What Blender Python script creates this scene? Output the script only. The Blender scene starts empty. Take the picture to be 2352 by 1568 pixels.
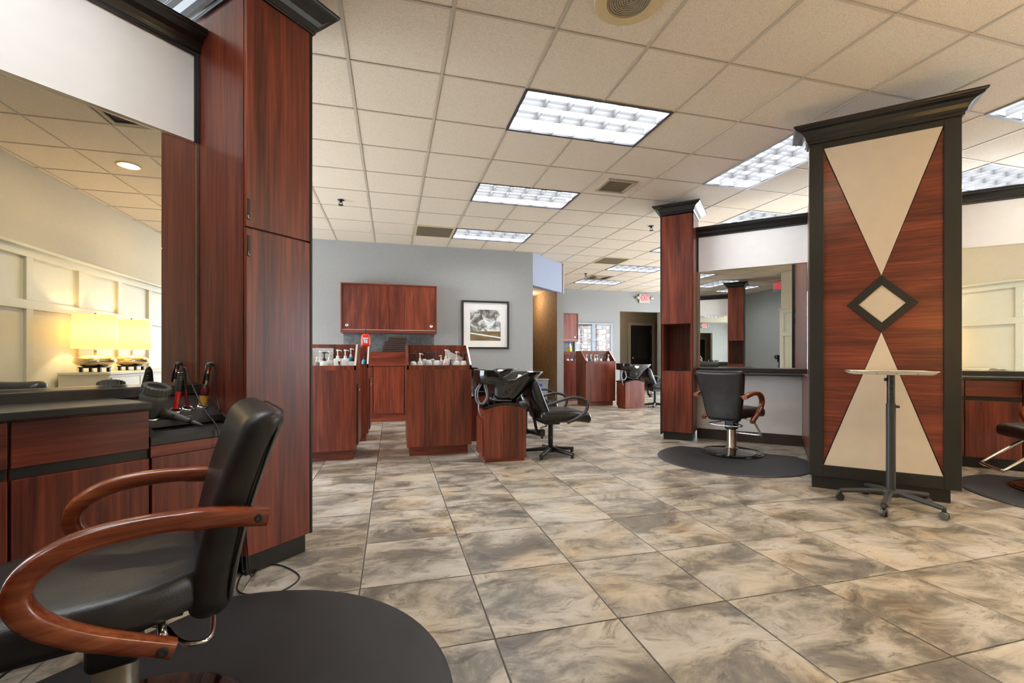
import bpy, math, random
from mathutils import Vector, Matrix

random.seed(7)
scene = bpy.context.scene
C = scene.collection
PI = math.pi

# ------------------------------------------------------------------ camera
F_PX, YAW, CAM_X, CAM_Y, CAM_Z, CEIL = 1035.84, 0.2607, 0.009, 0.034, 1.03, 2.9755
HORIZON = 819.7       # pixel row of the eye level (the lens is shifted, the camera stands level)
cam_d = bpy.data.cameras.new('camera')
cam_d.sensor_width = 36.0
cam_d.lens = F_PX / 2352 * 36.0
cam_d.clip_start = 0.02
cam_o = bpy.data.objects.new('camera', cam_d)
C.objects.link(cam_o)
cam_d.shift_y = (HORIZON - 784) / 2352
cam_o.location = (CAM_X, CAM_Y, CAM_Z)
cam_o.rotation_euler = (PI / 2, 0, -YAW)
scene.camera = cam_o

# ------------------------------------------------------------------ world and exposure
world = bpy.data.worlds.new('world'); scene.world = world
world.use_nodes = True
world.node_tree.nodes['Background'].inputs[0].default_value = (0.82, 0.91, 1.0, 1)
world.node_tree.nodes['Background'].inputs[1].default_value = 5.5
vs = scene.view_settings
vs.view_transform = 'Standard'; vs.look = 'None'; vs.gamma = 1.0; vs.use_curve_mapping = False
vs.exposure = 1.3
TROFFER = 7.0        # emission of the fluorescent panels

# ------------------------------------------------------------------ pixel helpers (2352 x 1568)
_fw = Vector((math.sin(YAW), math.cos(YAW), 0))
_rt = Vector((math.cos(YAW), -math.sin(YAW), 0))
_up = _rt.cross(_fw)
_O = Vector((CAM_X, CAM_Y, CAM_Z))
def ray(x, y): return _fw + _rt * ((x - 1176) / F_PX) - _up * ((y - HORIZON) / F_PX)
def at_y(x, y, Y):                       # where the pixel meets the plane Y = const
    d = ray(x, y); return _O + d * ((Y - CAM_Y) / d.y)
def at_z(x, y, Z):
    d = ray(x, y); return _O + d * ((Z - CAM_Z) / d.z)
def project(P):
    v = Vector(P) - _O; d = v.dot(_fw)
    if d < 0.05: return None
    return 1176 + F_PX * v.dot(_rt) / d, HORIZON - F_PX * v.dot(_up) / d
S2 = 2 ** -0.5
def pq(p, q, z=0.0): return Vector((S2 * (p - q), S2 * (p + q), z))   # 45-degree frame of the styling islands

# ------------------------------------------------------------------ materials
def new_mat(name):
    m = bpy.data.materials.new(name); m.use_nodes = True
    nt = m.node_tree; b = nt.nodes['Principled BSDF']
    return m, nt, b
def node(nt, t, **kw):
    n = nt.nodes.new(t)
    for k, v in kw.items(): setattr(n, k, v)
    return n
def ramp(nt, fac, stops):
    r = node(nt, 'ShaderNodeValToRGB'); els = r.color_ramp.elements
    while len(els) < len(stops): els.new(0.5)
    for e, (p, c) in zip(els, stops): e.position = p; e.color = (*c, 1)
    nt.links.new(fac, r.inputs[0]); return r.outputs[0]
def noise_tex(nt, vec, scale, detail=4, rough=0.55, dist=0.0):
    n = node(nt, 'ShaderNodeTexNoise')
    n.inputs['Scale'].default_value = scale; n.inputs['Detail'].default_value = detail
    n.inputs['Roughness'].default_value = rough; n.inputs['Distortion'].default_value = dist
    if vec is not None: nt.links.new(vec, n.inputs['Vector'])
    return n
def mapping(nt, vec, scale=(1, 1, 1), rot=(0, 0, 0), loc=(0, 0, 0)):
    m = node(nt, 'ShaderNodeMapping')
    m.inputs['Scale'].default_value = scale; m.inputs['Rotation'].default_value = rot; m.inputs['Location'].default_value = loc
    nt.links.new(vec, m.inputs['Vector']); return m.outputs[0]
def bump(nt, b, height, strength=0.2, dist=0.01):
    n = node(nt, 'ShaderNodeBump'); n.inputs['Strength'].default_value = strength; n.inputs['Distance'].default_value = dist
    nt.links.new(height, n.inputs['Height']); nt.links.new(n.outputs[0], b.inputs['Normal'])
def plain(name, col, rough=0.5, metal=0.0, var=0.06, nscale=9.0, bstr=0.0, bscale=300.0, coat=0.0, emit=None, estr=0.0, trans=0.0, spec=None):
    m, nt, b = new_mat(name)
    tc = node(nt, 'ShaderNodeTexCoord')
    n = noise_tex(nt, tc.outputs['Object'], nscale, 3)
    lo = tuple(max(0, c * (1 - var)) for c in col); hi = tuple(min(1, c * (1 + var)) for c in col)
    nt.links.new(ramp(nt, n.outputs['Fac'], [(0.3, lo), (0.7, hi)]), b.inputs['Base Color'])
    b.inputs['Roughness'].default_value = rough; b.inputs['Metallic'].default_value = metal
    b.inputs['Coat Weight'].default_value = coat
    if spec is not None: b.inputs['Specular IOR Level'].default_value = spec
    if trans: b.inputs['Transmission Weight'].default_value = trans
    if emit: b.inputs['Emission Color'].default_value = (*emit, 1); b.inputs['Emission Strength'].default_value = estr
    if bstr: bump(nt, b, noise_tex(nt, tc.outputs['Object'], bscale, 2).outputs['Fac'], bstr, 0.002)
    return m
def wood(name, axis, dark=(0.062, 0.0105, 0.005), mid=(0.158, 0.028, 0.0125), light=(0.295, 0.063, 0.026), rough=0.33, coat=0.2):
    m, nt, b = new_mat(name)
    tc = node(nt, 'ShaderNodeTexCoord')
    oi = node(nt, 'ShaderNodeObjectInfo')
    off = node(nt, 'ShaderNodeVectorMath', operation='SCALE'); off.inputs[0].default_value = (7.3, 5.1, 3.7)
    nt.links.new(oi.outputs['Random'], off.inputs['Scale'])
    add = node(nt, 'ShaderNodeVectorMath', operation='ADD')
    nt.links.new(tc.outputs['Object'], add.inputs[0]); nt.links.new(off.outputs[0], add.inputs[1])
    sc = [9.0, 9.0, 9.0]; sc['xyz'.index(axis)] = 0.75
    fine = [70.0, 70.0, 70.0]; fine['xyz'.index(axis)] = 2.2
    a = noise_tex(nt, mapping(nt, add.outputs[0], tuple(sc)), 1.0, 5, 0.6, 0.7)
    f = noise_tex(nt, mapping(nt, add.outputs[0], tuple(fine)), 1.0, 3, 0.6, 0.1)
    mx = node(nt, 'ShaderNodeMix', data_type='FLOAT'); mx.inputs[0].default_value = 0.42
    nt.links.new(a.outputs['Fac'], mx.inputs[2]); nt.links.new(f.outputs['Fac'], mx.inputs[3])
    nt.links.new(ramp(nt, mx.outputs[0], [(0.36, dark), (0.5, mid), (0.66, light)]), b.inputs['Base Color'])
    b.inputs['Roughness'].default_value = rough; b.inputs['Coat Weight'].default_value = coat; b.inputs['Coat Roughness'].default_value = 0.22
    bump(nt, b, f.outputs['Fac'], 0.05, 0.001)
    return m

M = {}
M['wood'] = wood('mahogany_laminate_vertical', 'z')
M['wood_x'] = wood('mahogany_laminate_horizontal', 'x')
M['arm_wood'] = wood('arm_wood', 'x', (0.13, 0.022, 0.006), (0.26, 0.052, 0.015), (0.42, 0.115, 0.032), 0.25, 0.5)
M['black'] = plain('black_laminate', (0.016, 0.014, 0.012), 0.42)
M['black_counter'] = plain('black_countertop', (0.022, 0.019, 0.017), 0.33, var=0.2, nscale=60)
M['crown'] = plain('black_painted_moulding', (0.008, 0.008, 0.009), 0.28, coat=0.3)
M['fascia'] = plain('cream_panel', (0.80, 0.77, 0.73), 0.5, var=0.02, bstr=0.05, bscale=500)
M['lightpanel'] = plain('pale_maple_panel', (0.64, 0.53, 0.40), 0.45, var=0.03, bstr=0.06, bscale=600)
M['vinyl'] = plain('black_vinyl', (0.024, 0.022, 0.021), 0.38, var=0.3, nscale=14, bstr=0.18, bscale=260)
M['vinyl_dk'] = plain('black_vinyl_smooth', (0.011, 0.011, 0.012), 0.3, bstr=0.08, bscale=200)
M['bowl'] = plain('black_porcelain', (0.006, 0.006, 0.006), 0.06, coat=0.6)
M['mat'] = plain('black_rubber_mat', (0.021, 0.021, 0.022), 0.5, var=0.2, nscale=5, bstr=0.3, bscale=420)
M['chrome'] = plain('chrome', (0.78, 0.76, 0.72), 0.12, 1.0, var=0.02)
M['steel'] = plain('brushed_steel', (0.55, 0.48, 0.38), 0.28, 1.0, var=0.1, nscale=40)
M['alu'] = plain('aluminium', (0.25, 0.275, 0.315), 0.45, 0.4, var=0.04)
M['blk_plastic'] = plain('black_plastic', (0.014, 0.014, 0.015), 0.38)
M['grey_plastic'] = plain('dark_grey_plastic', (0.10, 0.098, 0.085), 0.42)
M['cart_grey'] = plain('charcoal_painted_metal', (0.035, 0.034, 0.034), 0.42, bstr=0.1, bscale=250)
M['cart_worn'] = plain('worn_charcoal_metal', (0.03, 0.024, 0.016), 0.4, var=0.95, nscale=45)
M['tray'] = plain('white_tray', (0.72, 0.68, 0.62), 0.35, var=0.03)
M['grey_wall'] = plain('grey_wall_paint', (0.29, 0.285, 0.275), 0.75, var=0.03, nscale=30, bstr=0.15, bscale=180)
M['cool_wall'] = plain('cool_lit_grey_paint', (0.27, 0.30, 0.385), 0.75, var=0.03, nscale=30, bstr=0.15, bscale=180)  # blue-grey soffit paint with the cool light's tint put into its colour
M['cream_wall'] = plain('cream_wall_paint', (0.62, 0.54, 0.40), 0.7, var=0.02, nscale=20, bstr=0.12, bscale=180)
M['wainscot'] = plain('sage_cream_wainscot_paint', (0.60, 0.58, 0.46), 0.5, var=0.02)
M['brown_base'] = plain('brown_baseboard', (0.045, 0.027, 0.018), 0.5)
M['hall_wall'] = plain('taupe_hall_paint', (0.20, 0.165, 0.12), 0.8, var=0.04)
M['door_black'] = plain('black_door', (0.007, 0.007, 0.008), 0.4)
M['trim_taupe'] = plain('taupe_trim', (0.26, 0.22, 0.17), 0.5)
M['grid'] = plain('ceiling_grid_metal', (0.50, 0.435, 0.345), 0.55, var=0.03)
M['grille'] = plain('beige_grille', (0.36, 0.30, 0.20), 0.5, 0.0, var=0.05)
M['grille_dark'] = plain('grille_core', (0.33, 0.27, 0.19), 0.7)
M['speaker_rim'] = plain('speaker_rim', (0.60, 0.47, 0.25), 0.5)
M['grout'] = plain('grey_grout', (0.10, 0.09, 0.08), 0.9)
M['slab'] = plain('plenum', (0.35, 0.33, 0.30), 0.9)
M['white_plastic'] = plain('white_plastic', (0.78, 0.78, 0.76), 0.35)
M['pearl'] = plain('pearl_plastic', (0.66, 0.62, 0.55), 0.35)
M['pink_plastic'] = plain('blush_plastic', (0.74, 0.60, 0.55), 0.35)
M['teal'] = plain('teal_plastic', (0.03, 0.25, 0.30), 0.3)
M['blue'] = plain('blue_plastic', (0.02, 0.06, 0.35), 0.3)
M['yellow_liquid'] = plain('yellow_liquid', (0.75, 0.75, 0.02), 0.15)
M['red_plastic'] = plain('red_plastic', (0.80, 0.04, 0.02), 0.32)
M['dark_red'] = plain('dark_red_plastic', (0.18, 0.012, 0.014), 0.22)
M['red_gloss'] = plain('red_gloss_plastic', (0.50, 0.01, 0.012), 0.2)
M['gold'] = plain('gold_barrel', (0.62, 0.50, 0.26), 0.25, 1.0)
M['amber'] = plain('amber_sleeve', (0.62, 0.32, 0.05), 0.35)
M['towel'] = plain('brown_towel', (0.05, 0.026, 0.019), 0.95, var=0.3, nscale=60, bstr=0.6, bscale=220)
M['paper'] = plain('white_paper', (0.36, 0.36, 0.375), 0.7, var=0.03)
M['paper_warm'] = plain('cream_paper', (0.29, 0.24, 0.24), 0.7, var=0.03)
M['paper_grey'] = plain('pale_grey_paper', (0.20, 0.21, 0.22), 0.7, var=0.05)
M['sheet'] = plain('bright_paper', (0.66, 0.65, 0.65), 0.7, var=0.03)
M['cork'] = plain('cork', (0.24, 0.115, 0.035), 0.9, var=0.25, nscale=80)
M['bin'] = plain('grey_bin_plastic', (0.20, 0.21, 0.22), 0.5)
M['chest'] = plain('cream_painted_wood', (0.62, 0.55, 0.40), 0.4, var=0.02)
M['lampmetal'] = plain('champagne_metal', (0.72, 0.60, 0.38), 0.22, 1.0, var=0.12, nscale=6)
M['mirror'] = plain('mirror_silver', (0.86, 0.88, 0.85), 0.0, 1.0, var=0.0)
M['edge_light'] = plain('pale_edge_band', (0.66, 0.58, 0.54), 0.35)
M['sprinkler'] = plain('dark_bronze', (0.02, 0.02, 0.025), 0.4, 0.5)
M['sign'] = plain('cream_sign_plastic', (0.42, 0.41, 0.33), 0.5)
M['exit_red'] = plain('exit_red', (0.85, 0.01, 0.04), 0.5, emit=(1.0, 0.01, 0.05), estr=0.5)
M['exit_face'] = plain('exit_face', (0.42, 0.37, 0.34), 0.5)
M['tube_on'] = plain('fluorescent_panel', (0.9, 0.9, 0.9), 0.5, emit=(0.93, 0.97, 1.0), estr=TROFFER)
M['louver'] = plain('louver_aluminium', (0.13, 0.13, 0.135), 0.4, var=0.02)
M['housing'] = plain('fixture_housing_white', (0.8, 0.8, 0.8), 0.4, var=0.02)
M['fixture_frame'] = plain('fixture_edge', (0.05, 0.05, 0.06), 0.4)  # black trim; its dark colour also stands for the shadow lines around it
M['can_on'] = plain('downlight_lamp', (1, 0.9, 0.7), 0.5, emit=(1.0, 0.82, 0.52), estr=60.0)

# lamp shade: thin linen that lets the bulb's light through
m, nt, b = new_mat('linen_shade'); M['shade'] = m
tc = node(nt, 'ShaderNodeTexCoord'); nz = noise_tex(nt, mapping(nt, tc.outputs['Object'], (60, 60, 120)), 4, 2)
colr = ramp(nt, nz.outputs['Fac'], [(0.3, (0.82, 0.72, 0.52)), (0.7, (0.88, 0.79, 0.60))])
nt.links.new(colr, b.inputs['Base Color']); b.inputs['Roughness'].default_value = 0.9
tr = node(nt, 'ShaderNodeBsdfTranslucent'); nt.links.new(colr, tr.inputs['Color'])
mix = node(nt, 'ShaderNodeMixShader'); mix.inputs[0].default_value = 0.6
nt.links.new(b.outputs[0], mix.inputs[1]); nt.links.new(tr.outputs[0], mix.inputs[2])
nt.links.new(mix.outputs[0], nt.nodes['Material Output'].inputs['Surface'])

# glass (thin pane over the picture and notice board)
m, nt, b = new_mat('pane_glass'); M['glass'] = m
tp = node(nt, 'ShaderNodeBsdfTransparent'); gl = node(nt, 'ShaderNodeBsdfGlossy'); gl.inputs['Roughness'].default_value = 0.02
lw = node(nt, 'ShaderNodeLayerWeight'); lw.inputs['Blend'].default_value = 0.5
pw = node(nt, 'ShaderNodeMath', operation='POWER'); pw.inputs[1].default_value = 5.0; nt.links.new(lw.outputs['Facing'], pw.inputs[0])
fr = node(nt, 'ShaderNodeMath', operation='MULTIPLY_ADD'); fr.inputs[1].default_value = 0.9; fr.inputs[2].default_value = 0.03; nt.links.new(pw.outputs[0], fr.inputs[0])
mix = node(nt, 'ShaderNodeMixShader')
nt.links.new(fr.outputs[0], mix.inputs[0]); nt.links.new(tp.outputs[0], mix.inputs[1]); nt.links.new(gl.outputs[0], mix.inputs[2])
nt.links.new(mix.outputs[0], nt.nodes['Material Output'].inputs['Surface'])

# porcelain floor tile: each tile gets its own cut of the veined print
TILE, TX0, TY0 = 0.50075, -0.1270, 1.6438
m, nt, b = new_mat('slate_look_tile'); M['tile'] = m
g = node(nt, 'ShaderNodeNewGeometry')
sh = node(nt, 'ShaderNodeVectorMath', operation='SUBTRACT'); sh.inputs[1].default_value = (TX0, TY0, 0)
nt.links.new(g.outputs['Position'], sh.inputs[0])
cell = node(nt, 'ShaderNodeVectorMath', operation='SNAP'); cell.inputs[1].default_value = (TILE, TILE, 10)
nt.links.new(sh.outputs[0], cell.inputs[0])
wn = node(nt, 'ShaderNodeTexWhiteNoise', noise_dimensions='3D'); nt.links.new(cell.outputs[0], wn.inputs['Vector'])
big = node(nt, 'ShaderNodeVectorMath', operation='SCALE'); big.inputs['Scale'].default_value = 40
nt.links.new(wn.outputs['Color'], big.inputs[0])
P = node(nt, 'ShaderNodeVectorMath', operation='ADD'); nt.links.new(sh.outputs[0], P.inputs[0]); nt.links.new(big.outputs[0], P.inputs[1])
flow = noise_tex(nt, mapping(nt, P.outputs[0], (2.2, 3.0, 1)), 1.0, 2)
flv = node(nt, 'ShaderNodeVectorMath', operation='SCALE'); flv.inputs['Scale'].default_value = 0.28
nt.links.new(flow.outputs['Color'], flv.inputs[0])
P2 = node(nt, 'ShaderNodeVectorMath', operation='ADD'); nt.links.new(P.outputs[0], P2.inputs[0]); nt.links.new(flv.outputs[0], P2.inputs[1])
n1 = noise_tex(nt, mapping(nt, P2.outputs[0], (2.5, 4.3, 1), (0, 0, 0.3)), 1.0, 10, 0.70, 0.35)
n2 = noise_tex(nt, mapping(nt, P2.outputs[0], (6, 14, 1), (0, 0, 0.3)), 1.0, 10, 0.78, 0.6)
n3 = noise_tex(nt, mapping(nt, P.outputs[0], (2.6, 2.6, 1), (0, 0, 1)), 1.0, 3, 0.5)
c1 = ramp(nt, n1.outputs['Fac'], [(0.32, (0.10, 0.085, 0.068)), (0.43, (0.19, 0.162, 0.13)), (0.50, (0.35, 0.30, 0.235)), (0.57, (0.47, 0.41, 0.335)), (0.70, (0.56, 0.515, 0.44))])
c2 = ramp(nt, n2.outputs['Fac'], [(0.38, (0.42, 0.39, 0.36)), (0.455, (1, 1, 1)), (1.0, (1, 1, 1))])
c3 = ramp(nt, n3.outputs['Fac'], [(0.40, (0.97, 1.0, 1.06)), (0.55, (1.0, 0.98, 0.94)), (0.68, (1.06, 0.93, 0.76))])
m1 = node(nt, 'ShaderNodeMix', data_type='RGBA', blend_type='MULTIPLY'); m1.inputs[0].default_value = 0.9
nt.links.new(c1, m1.inputs[6]); nt.links.new(c2, m1.inputs[7])
m2 = node(nt, 'ShaderNodeMix', data_type='RGBA', blend_type='MULTIPLY'); m2.inputs[0].default_value = 0.8
nt.links.new(m1.outputs[2], m2.inputs[6]); nt.links.new(c3, m2.inputs[7])
nt.links.new(m2.outputs[2], b.inputs['Base Color'])
b.inputs['Roughness'].default_value = 0.34
bump(nt, b, n2.outputs['Fac'], 0.12, 0.004)

# acoustic ceiling tile
m, nt, b = new_mat('acoustic_tile'); M['ctile'] = m
g = node(nt, 'ShaderNodeNewGeometry')
s1 = noise_tex(nt, g.outputs['Position'], 170, 3, 0.7)
nt.links.new(ramp(nt, s1.outputs['Fac'], [(0.34, (0.56, 0.47, 0.36)), (0.5, (0.735, 0.625, 0.485)), (0.7, (0.79, 0.68, 0.535))]), b.inputs['Base Color'])
b.inputs['Roughness'].default_value = 0.9
bump(nt, b, s1.outputs['Fac'], 0.4, 0.003)

# woven wallpaper
m, nt, b = new_mat('grasscloth_wallpaper'); M['grasscloth'] = m
g = node(nt, 'ShaderNodeNewGeometry')
s1 = noise_tex(nt, mapping(nt, g.outputs['Position'], (6, 6, 90)), 1.0, 4, 0.7)
nt.links.new(ramp(nt, s1.outputs['Fac'], [(0.35, (0.16, 0.10, 0.055)), (0.6, (0.30, 0.205, 0.125))]), b.inputs['Base Color'])
b.inputs['Roughness'].default_value = 0.8
bump(nt, b, s1.outputs['Fac'], 0.4, 0.004)

# slate backsplash
m, nt, b = new_mat('slate_backsplash'); M['slate'] = m
g = node(nt, 'ShaderNodeNewGeometry')
s1 = noise_tex(nt, g.outputs['Position'], 7, 6, 0.65, 0.6)
nt.links.new(ramp(nt, s1.outputs['Fac'], [(0.35, (0.085, 0.088, 0.09)), (0.62, (0.20, 0.205, 0.20))]), b.inputs['Base Color'])
b.inputs['Roughness'].default_value = 0.4

# cloudscape print (flat art inside the picture frame): generic clouds over a field with a winding river
m, nt, b = new_mat('cloudscape_print'); M['art'] = m
tc = node(nt, 'ShaderNodeTexCoord'); sep = node(nt, 'ShaderNodeSeparateXYZ'); nt.links.new(tc.outputs['Object'], sep.inputs[0])
cl = noise_tex(nt, mapping(nt, tc.outputs['Object'], (5.5, 1, 7.5), (0, 0.5, 0), (1.3, 0, 0.2)), 1.0, 8, 0.62, 1.1)
sky = ramp(nt, cl.outputs['Fac'], [(0.36, (0.055, 0.05, 0.043)), (0.47, (0.22, 0.21, 0.19)), (0.56, (0.68, 0.70, 0.70)), (0.7, (0.85, 0.87, 0.87))])
gr = noise_tex(nt, mapping(nt, tc.outputs['Object'], (4, 1, 26)), 1.0, 5)
land = ramp(nt, gr.outputs['Fac'], [(0.35, (0.07, 0.045, 0.02)), (0.65, (0.22, 0.14, 0.055))])
wv = node(nt, 'ShaderNodeMath', operation='LESS_THAN'); wv.inputs[1].default_value = 0.0   # river band: |z + 0.205 + 0.05 x| small
a1 = node(nt, 'ShaderNodeMath', operation='MULTIPLY_ADD'); a1.inputs[1].default_value = 0.14; a1.inputs[2].default_value = 0.19
nt.links.new(sep.outputs['X'], a1.inputs[0])
a2 = node(nt, 'ShaderNodeMath', operation='ADD'); nt.links.new(sep.outputs['Z'], a2.inputs[0]); nt.links.new(a1.outputs[0], a2.inputs[1])
a3 = node(nt, 'ShaderNodeMath', operation='ABSOLUTE'); nt.links.new(a2.outputs[0], a3.inputs[0])
a4 = node(nt, 'ShaderNodeMath', operation='SUBTRACT'); a4.inputs[1].default_value = 0.012; nt.links.new(a3.outputs[0], a4.inputs[0])
nt.links.new(a4.outputs[0], wv.inputs[0])
r1 = node(nt, 'ShaderNodeMix', data_type='RGBA'); nt.links.new(wv.outputs[0], r1.inputs[0]); nt.links.new(land, r1.inputs[6]); r1.inputs[7].default_value = (0.8, 0.8, 0.78, 1)
hz = node(nt, 'ShaderNodeMath', operation='GREATER_THAN'); hz.inputs[1].default_value = -0.115; nt.links.new(sep.outputs['Z'], hz.inputs[0])
r2 = node(nt, 'ShaderNodeMix', data_type='RGBA'); nt.links.new(hz.outputs[0], r2.inputs[0]); nt.links.new(r1.outputs[2], r2.inputs[6]); nt.links.new(sky, r2.inputs[7])
nt.links.new(r2.outputs[2], b.inputs['Base Color']); b.inputs['Roughness'].default_value = 0.6

# printed notice (grey lines of type)
m, nt, b = new_mat('printed_notice'); M['print'] = m
tc = node(nt, 'ShaderNodeTexCoord')
br = node(nt, 'ShaderNodeTexBrick'); br.inputs['Scale'].default_value = 1.0
br.inputs['Brick Width'].default_value = 0.05; br.inputs['Row Height'].default_value = 0.011; br.inputs['Mortar Size'].default_value = 0.0036
br.inputs['Color1'].default_value = (0.30, 0.30, 0.31, 1); br.inputs['Color2'].default_value = (0.62, 0.62, 0.63, 1); br.inputs['Mortar'].default_value = (0.66, 0.65, 0.62, 1)
nt.links.new(mapping(nt, tc.outputs['Object'], (1, 1, 1), (PI / 2, 0, 0)), br.inputs['Vector'])
nt.links.new(br.outputs['Color'], b.inputs['Base Color']); b.inputs['Roughness'].default_value = 0.6

# ------------------------------------------------------------------ mesh builder
class MB:
    def __init__(s): s.v = []; s.f = []
    def add(s, vs, fs):
        o = len(s.v); s.v += [tuple(v) for v in vs]; s.f += [tuple(i + o for i in f) for f in fs]; return s
    def box(s, x0, x1, y0, y1, z0, z1):
        v = [(x, y, z) for z in (z0, z1) for y in (y0, y1) for x in (x0, x1)]
        return s.add(v, [(0, 2, 3, 1), (4, 5, 7, 6), (0, 1, 5, 4), (2, 6, 7, 3), (0, 4, 6, 2), (1, 3, 7, 5)])
    def prism(s, poly, axis, a0, a1):
        n = len(poly)
        def mk(u, w, a): return {'x': (a, u, w), 'y': (u, a, w), 'z': (u, w, a)}[axis]
        v = [mk(u, w, a0) for u, w in poly] + [mk(u, w, a1) for u, w in poly]
        f = [tuple(range(n)), tuple(range(2 * n - 1, n - 1, -1))] + [(i, i + n, (i + 1) % n + n, (i + 1) % n) for i in range(n)]
        return s.add(v, f)
    def lathe(s, prof, seg=20, mat=None, c=(0, 0, 0), ring=False):
        v = []; f = []; n = len(prof)
        for k in range(seg):
            a = 2 * PI * k / seg
            for r, z in prof: v.append(Vector((r * math.cos(a), r * math.sin(a), z)))
        for k in range(seg):
            k2 = (k + 1) % seg
            for i in range(n - 1): f.append((k * n + i, k2 * n + i, k2 * n + i + 1, k * n + i + 1))
        if ring: f += [(k * n + n - 1, (k + 1) % seg * n + n - 1, (k + 1) % seg * n, k * n) for k in range(seg)]
        if prof[0][0] > 1e-6 and not ring: f.append(tuple(k * n for k in range(seg))[::-1])
        if prof[-1][0] > 1e-6 and not ring: f.append(tuple(k * n + n - 1 for k in range(seg)))
        if mat is not None: v = [mat @ p for p in v]
        c = Vector(c)
        return s.add([p + c for p in v], f)
    def tube(s, pts, r, seg=10, closed=False, flat=None, upv=None):
        pts = [Vector(p) for p in pts]; n = len(pts)
        rs = r if isinstance(r, (list, tuple)) else [r] * n
        v = []; prevn = Vector(upv) if upv else None
        for i, p in enumerate(pts):
            a = pts[(i - 1) % n] if (closed or i > 0) else p
            c2 = pts[(i + 1) % n] if (closed or i < n - 1) else p
            t = (c2 - a).normalized()
            if prevn is None:
                prevn = Vector((0, 0, 1)) if abs(t.z) < 0.9 else Vector((1, 0, 0))
            nn = (prevn - t * prevn.dot(t))
            nn = nn.normalized() if nn.length > 1e-5 else t.orthogonal().normalized()
            bb = t.cross(nn); prevn = nn
            for k in range(seg):
                an = 2 * PI * k / seg
                ca, sa = math.cos(an), math.sin(an)
                if flat:
                    e = flat[2] if len(flat) > 2 else 0.5
                    ca = math.copysign(abs(ca) ** e, ca); sa = math.copysign(abs(sa) ** e, sa)
                    v.append(p + nn * (ca * flat[0] * rs[i]) + bb * (sa * flat[1] * rs[i]))
                else: v.append(p + nn * (ca * rs[i]) + bb * (sa * rs[i]))
        f = []
        for i in range(n if closed else n - 1):
            j = (i + 1) % n
            for k in range(seg):
                k2 = (k + 1) % seg
                f.append((i * seg + k, i * seg + k2, j * seg + k2, j * seg + k))
        if not closed: f += [tuple(range(seg))[::-1], tuple((n - 1) * seg + k for k in range(seg))]
        return s.add(v, f)
    def rbox(s, h, r, n=(4, 4, 4), deform=None, c=(0, 0, 0), m=3):
        """rounded box with half sizes h and edge radius r"""
        ax = []
        for i in range(3):
            rr = min(r, h[i] * 0.999); inner = h[i] - rr
            lo = [-h[i] + rr * (1 - math.cos(PI / 2 * k / m)) if False else -(inner + rr * math.tan(PI / 4 * (m - k) / m)) for k in range(m)]
            mid = [-inner + 2 * inner * k / n[i] for k in range(n[i] + 1)] if inner > 1e-6 else [0.0]
            hi = [-x for x in lo[::-1]]
            ax.append(lo + mid + hi)
        idx = {}; v = []; f = []
        def vid(a):
            key = tuple(round(x, 6) for x in a)
            if key not in idx:
                q = []; d = []
                for i in range(3):
                    rr = min(r, h[i] * 0.999); inner = h[i] - rr
                    cl = max(-inner, min(inner, a[i])); q.append(cl); d.append((a[i] - cl) / rr)
                L = math.sqrt(sum(x * x for x in d)) or 1
                p = [q[i] + min(r, h[i] * 0.999) * d[i] / L for i in range(3)]
                if deform: p = deform(*p)
                idx[key] = len(v); v.append((p[0] + c[0], p[1] + c[1], p[2] + c[2]))
            return idx[key]
        for i in range(3):
            j, k = (i + 1) % 3, (i + 2) % 3
            for sg in (0, -1):
                for a in range(len(ax[j]) - 1):
                    for b_ in range(len(ax[k]) - 1):
                        q = []
                        for (da, db) in ((0, 0), (1, 0), (1, 1), (0, 1)):
                            p = [0, 0, 0]; p[i] = ax[i][sg]; p[j] = ax[j][a + da]; p[k] = ax[k][b_ + db]; q.append(vid(p))
                        f.append(tuple(q) if sg == -1 else tuple(q[::-1]))
        return s.add(v, f)
    def mesh(s, name, mat, smooth=False):
        me = bpy.data.meshes.new(name); me.from_pydata(s.v, [], s.f); me.update()
        if isinstance(mat, str): mat = M[mat]
        me.materials.append(mat)
        if smooth:
            me.polygons.foreach_set('use_smooth', [True] * len(me.polygons))
        return me
    def build(s, name, mat, parent=None, smooth=False, bevel=0.0, label=None, auto=None):
        o = bpy.data.objects.new(name, s.mesh(name, mat, smooth)); C.objects.link(o)
        if parent: o.parent = parent
        if bevel:
            b = o.modifiers.new('bevel', 'BEVEL'); b.width = bevel; b.segments = 2; b.limit_method = 'ANGLE'; b.angle_limit = 0.9
        if smooth and auto:
            o.data.set_sharp_from_angle(angle=auto)
        if label: o['label'] = label
        return o
def box(*a): return MB().box(*a)
def thing(name, label, cat, loc=(0, 0, 0), rotz=0.0, group=None):
    o = bpy.data.objects.new(name, None); C.objects.link(o)
    o.empty_display_size = 0.1
    o.location = loc; o.rotation_euler = (0, 0, rotz); o['label'] = label; o['category'] = cat
    if group: o['group'] = group
    return o
def tag(o, label, cat, group=None):
    o['label'] = label; o['category'] = cat
    if group: o['group'] = group
    return o
def struct(o, label=None, cat=None):
    o['kind'] = 'structure'
    if label: o['label'] = label
    if cat: o['category'] = cat
    return o
def dup(root, loc=None, rotz=None, label=None, group=None):
    r = root.copy(); C.objects.link(r)
    if loc is not None: r.location = loc
    if rotz is not None: r.rotation_euler = (0, 0, rotz)
    if label: r['label'] = label
    if group: r['group'] = group
    for ch in list(root.children):
        c = ch.copy(); C.objects.link(c); c.parent = r
        for g_ in ch.children:
            d = g_.copy(); C.objects.link(d); d.parent = c
    return r
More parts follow.
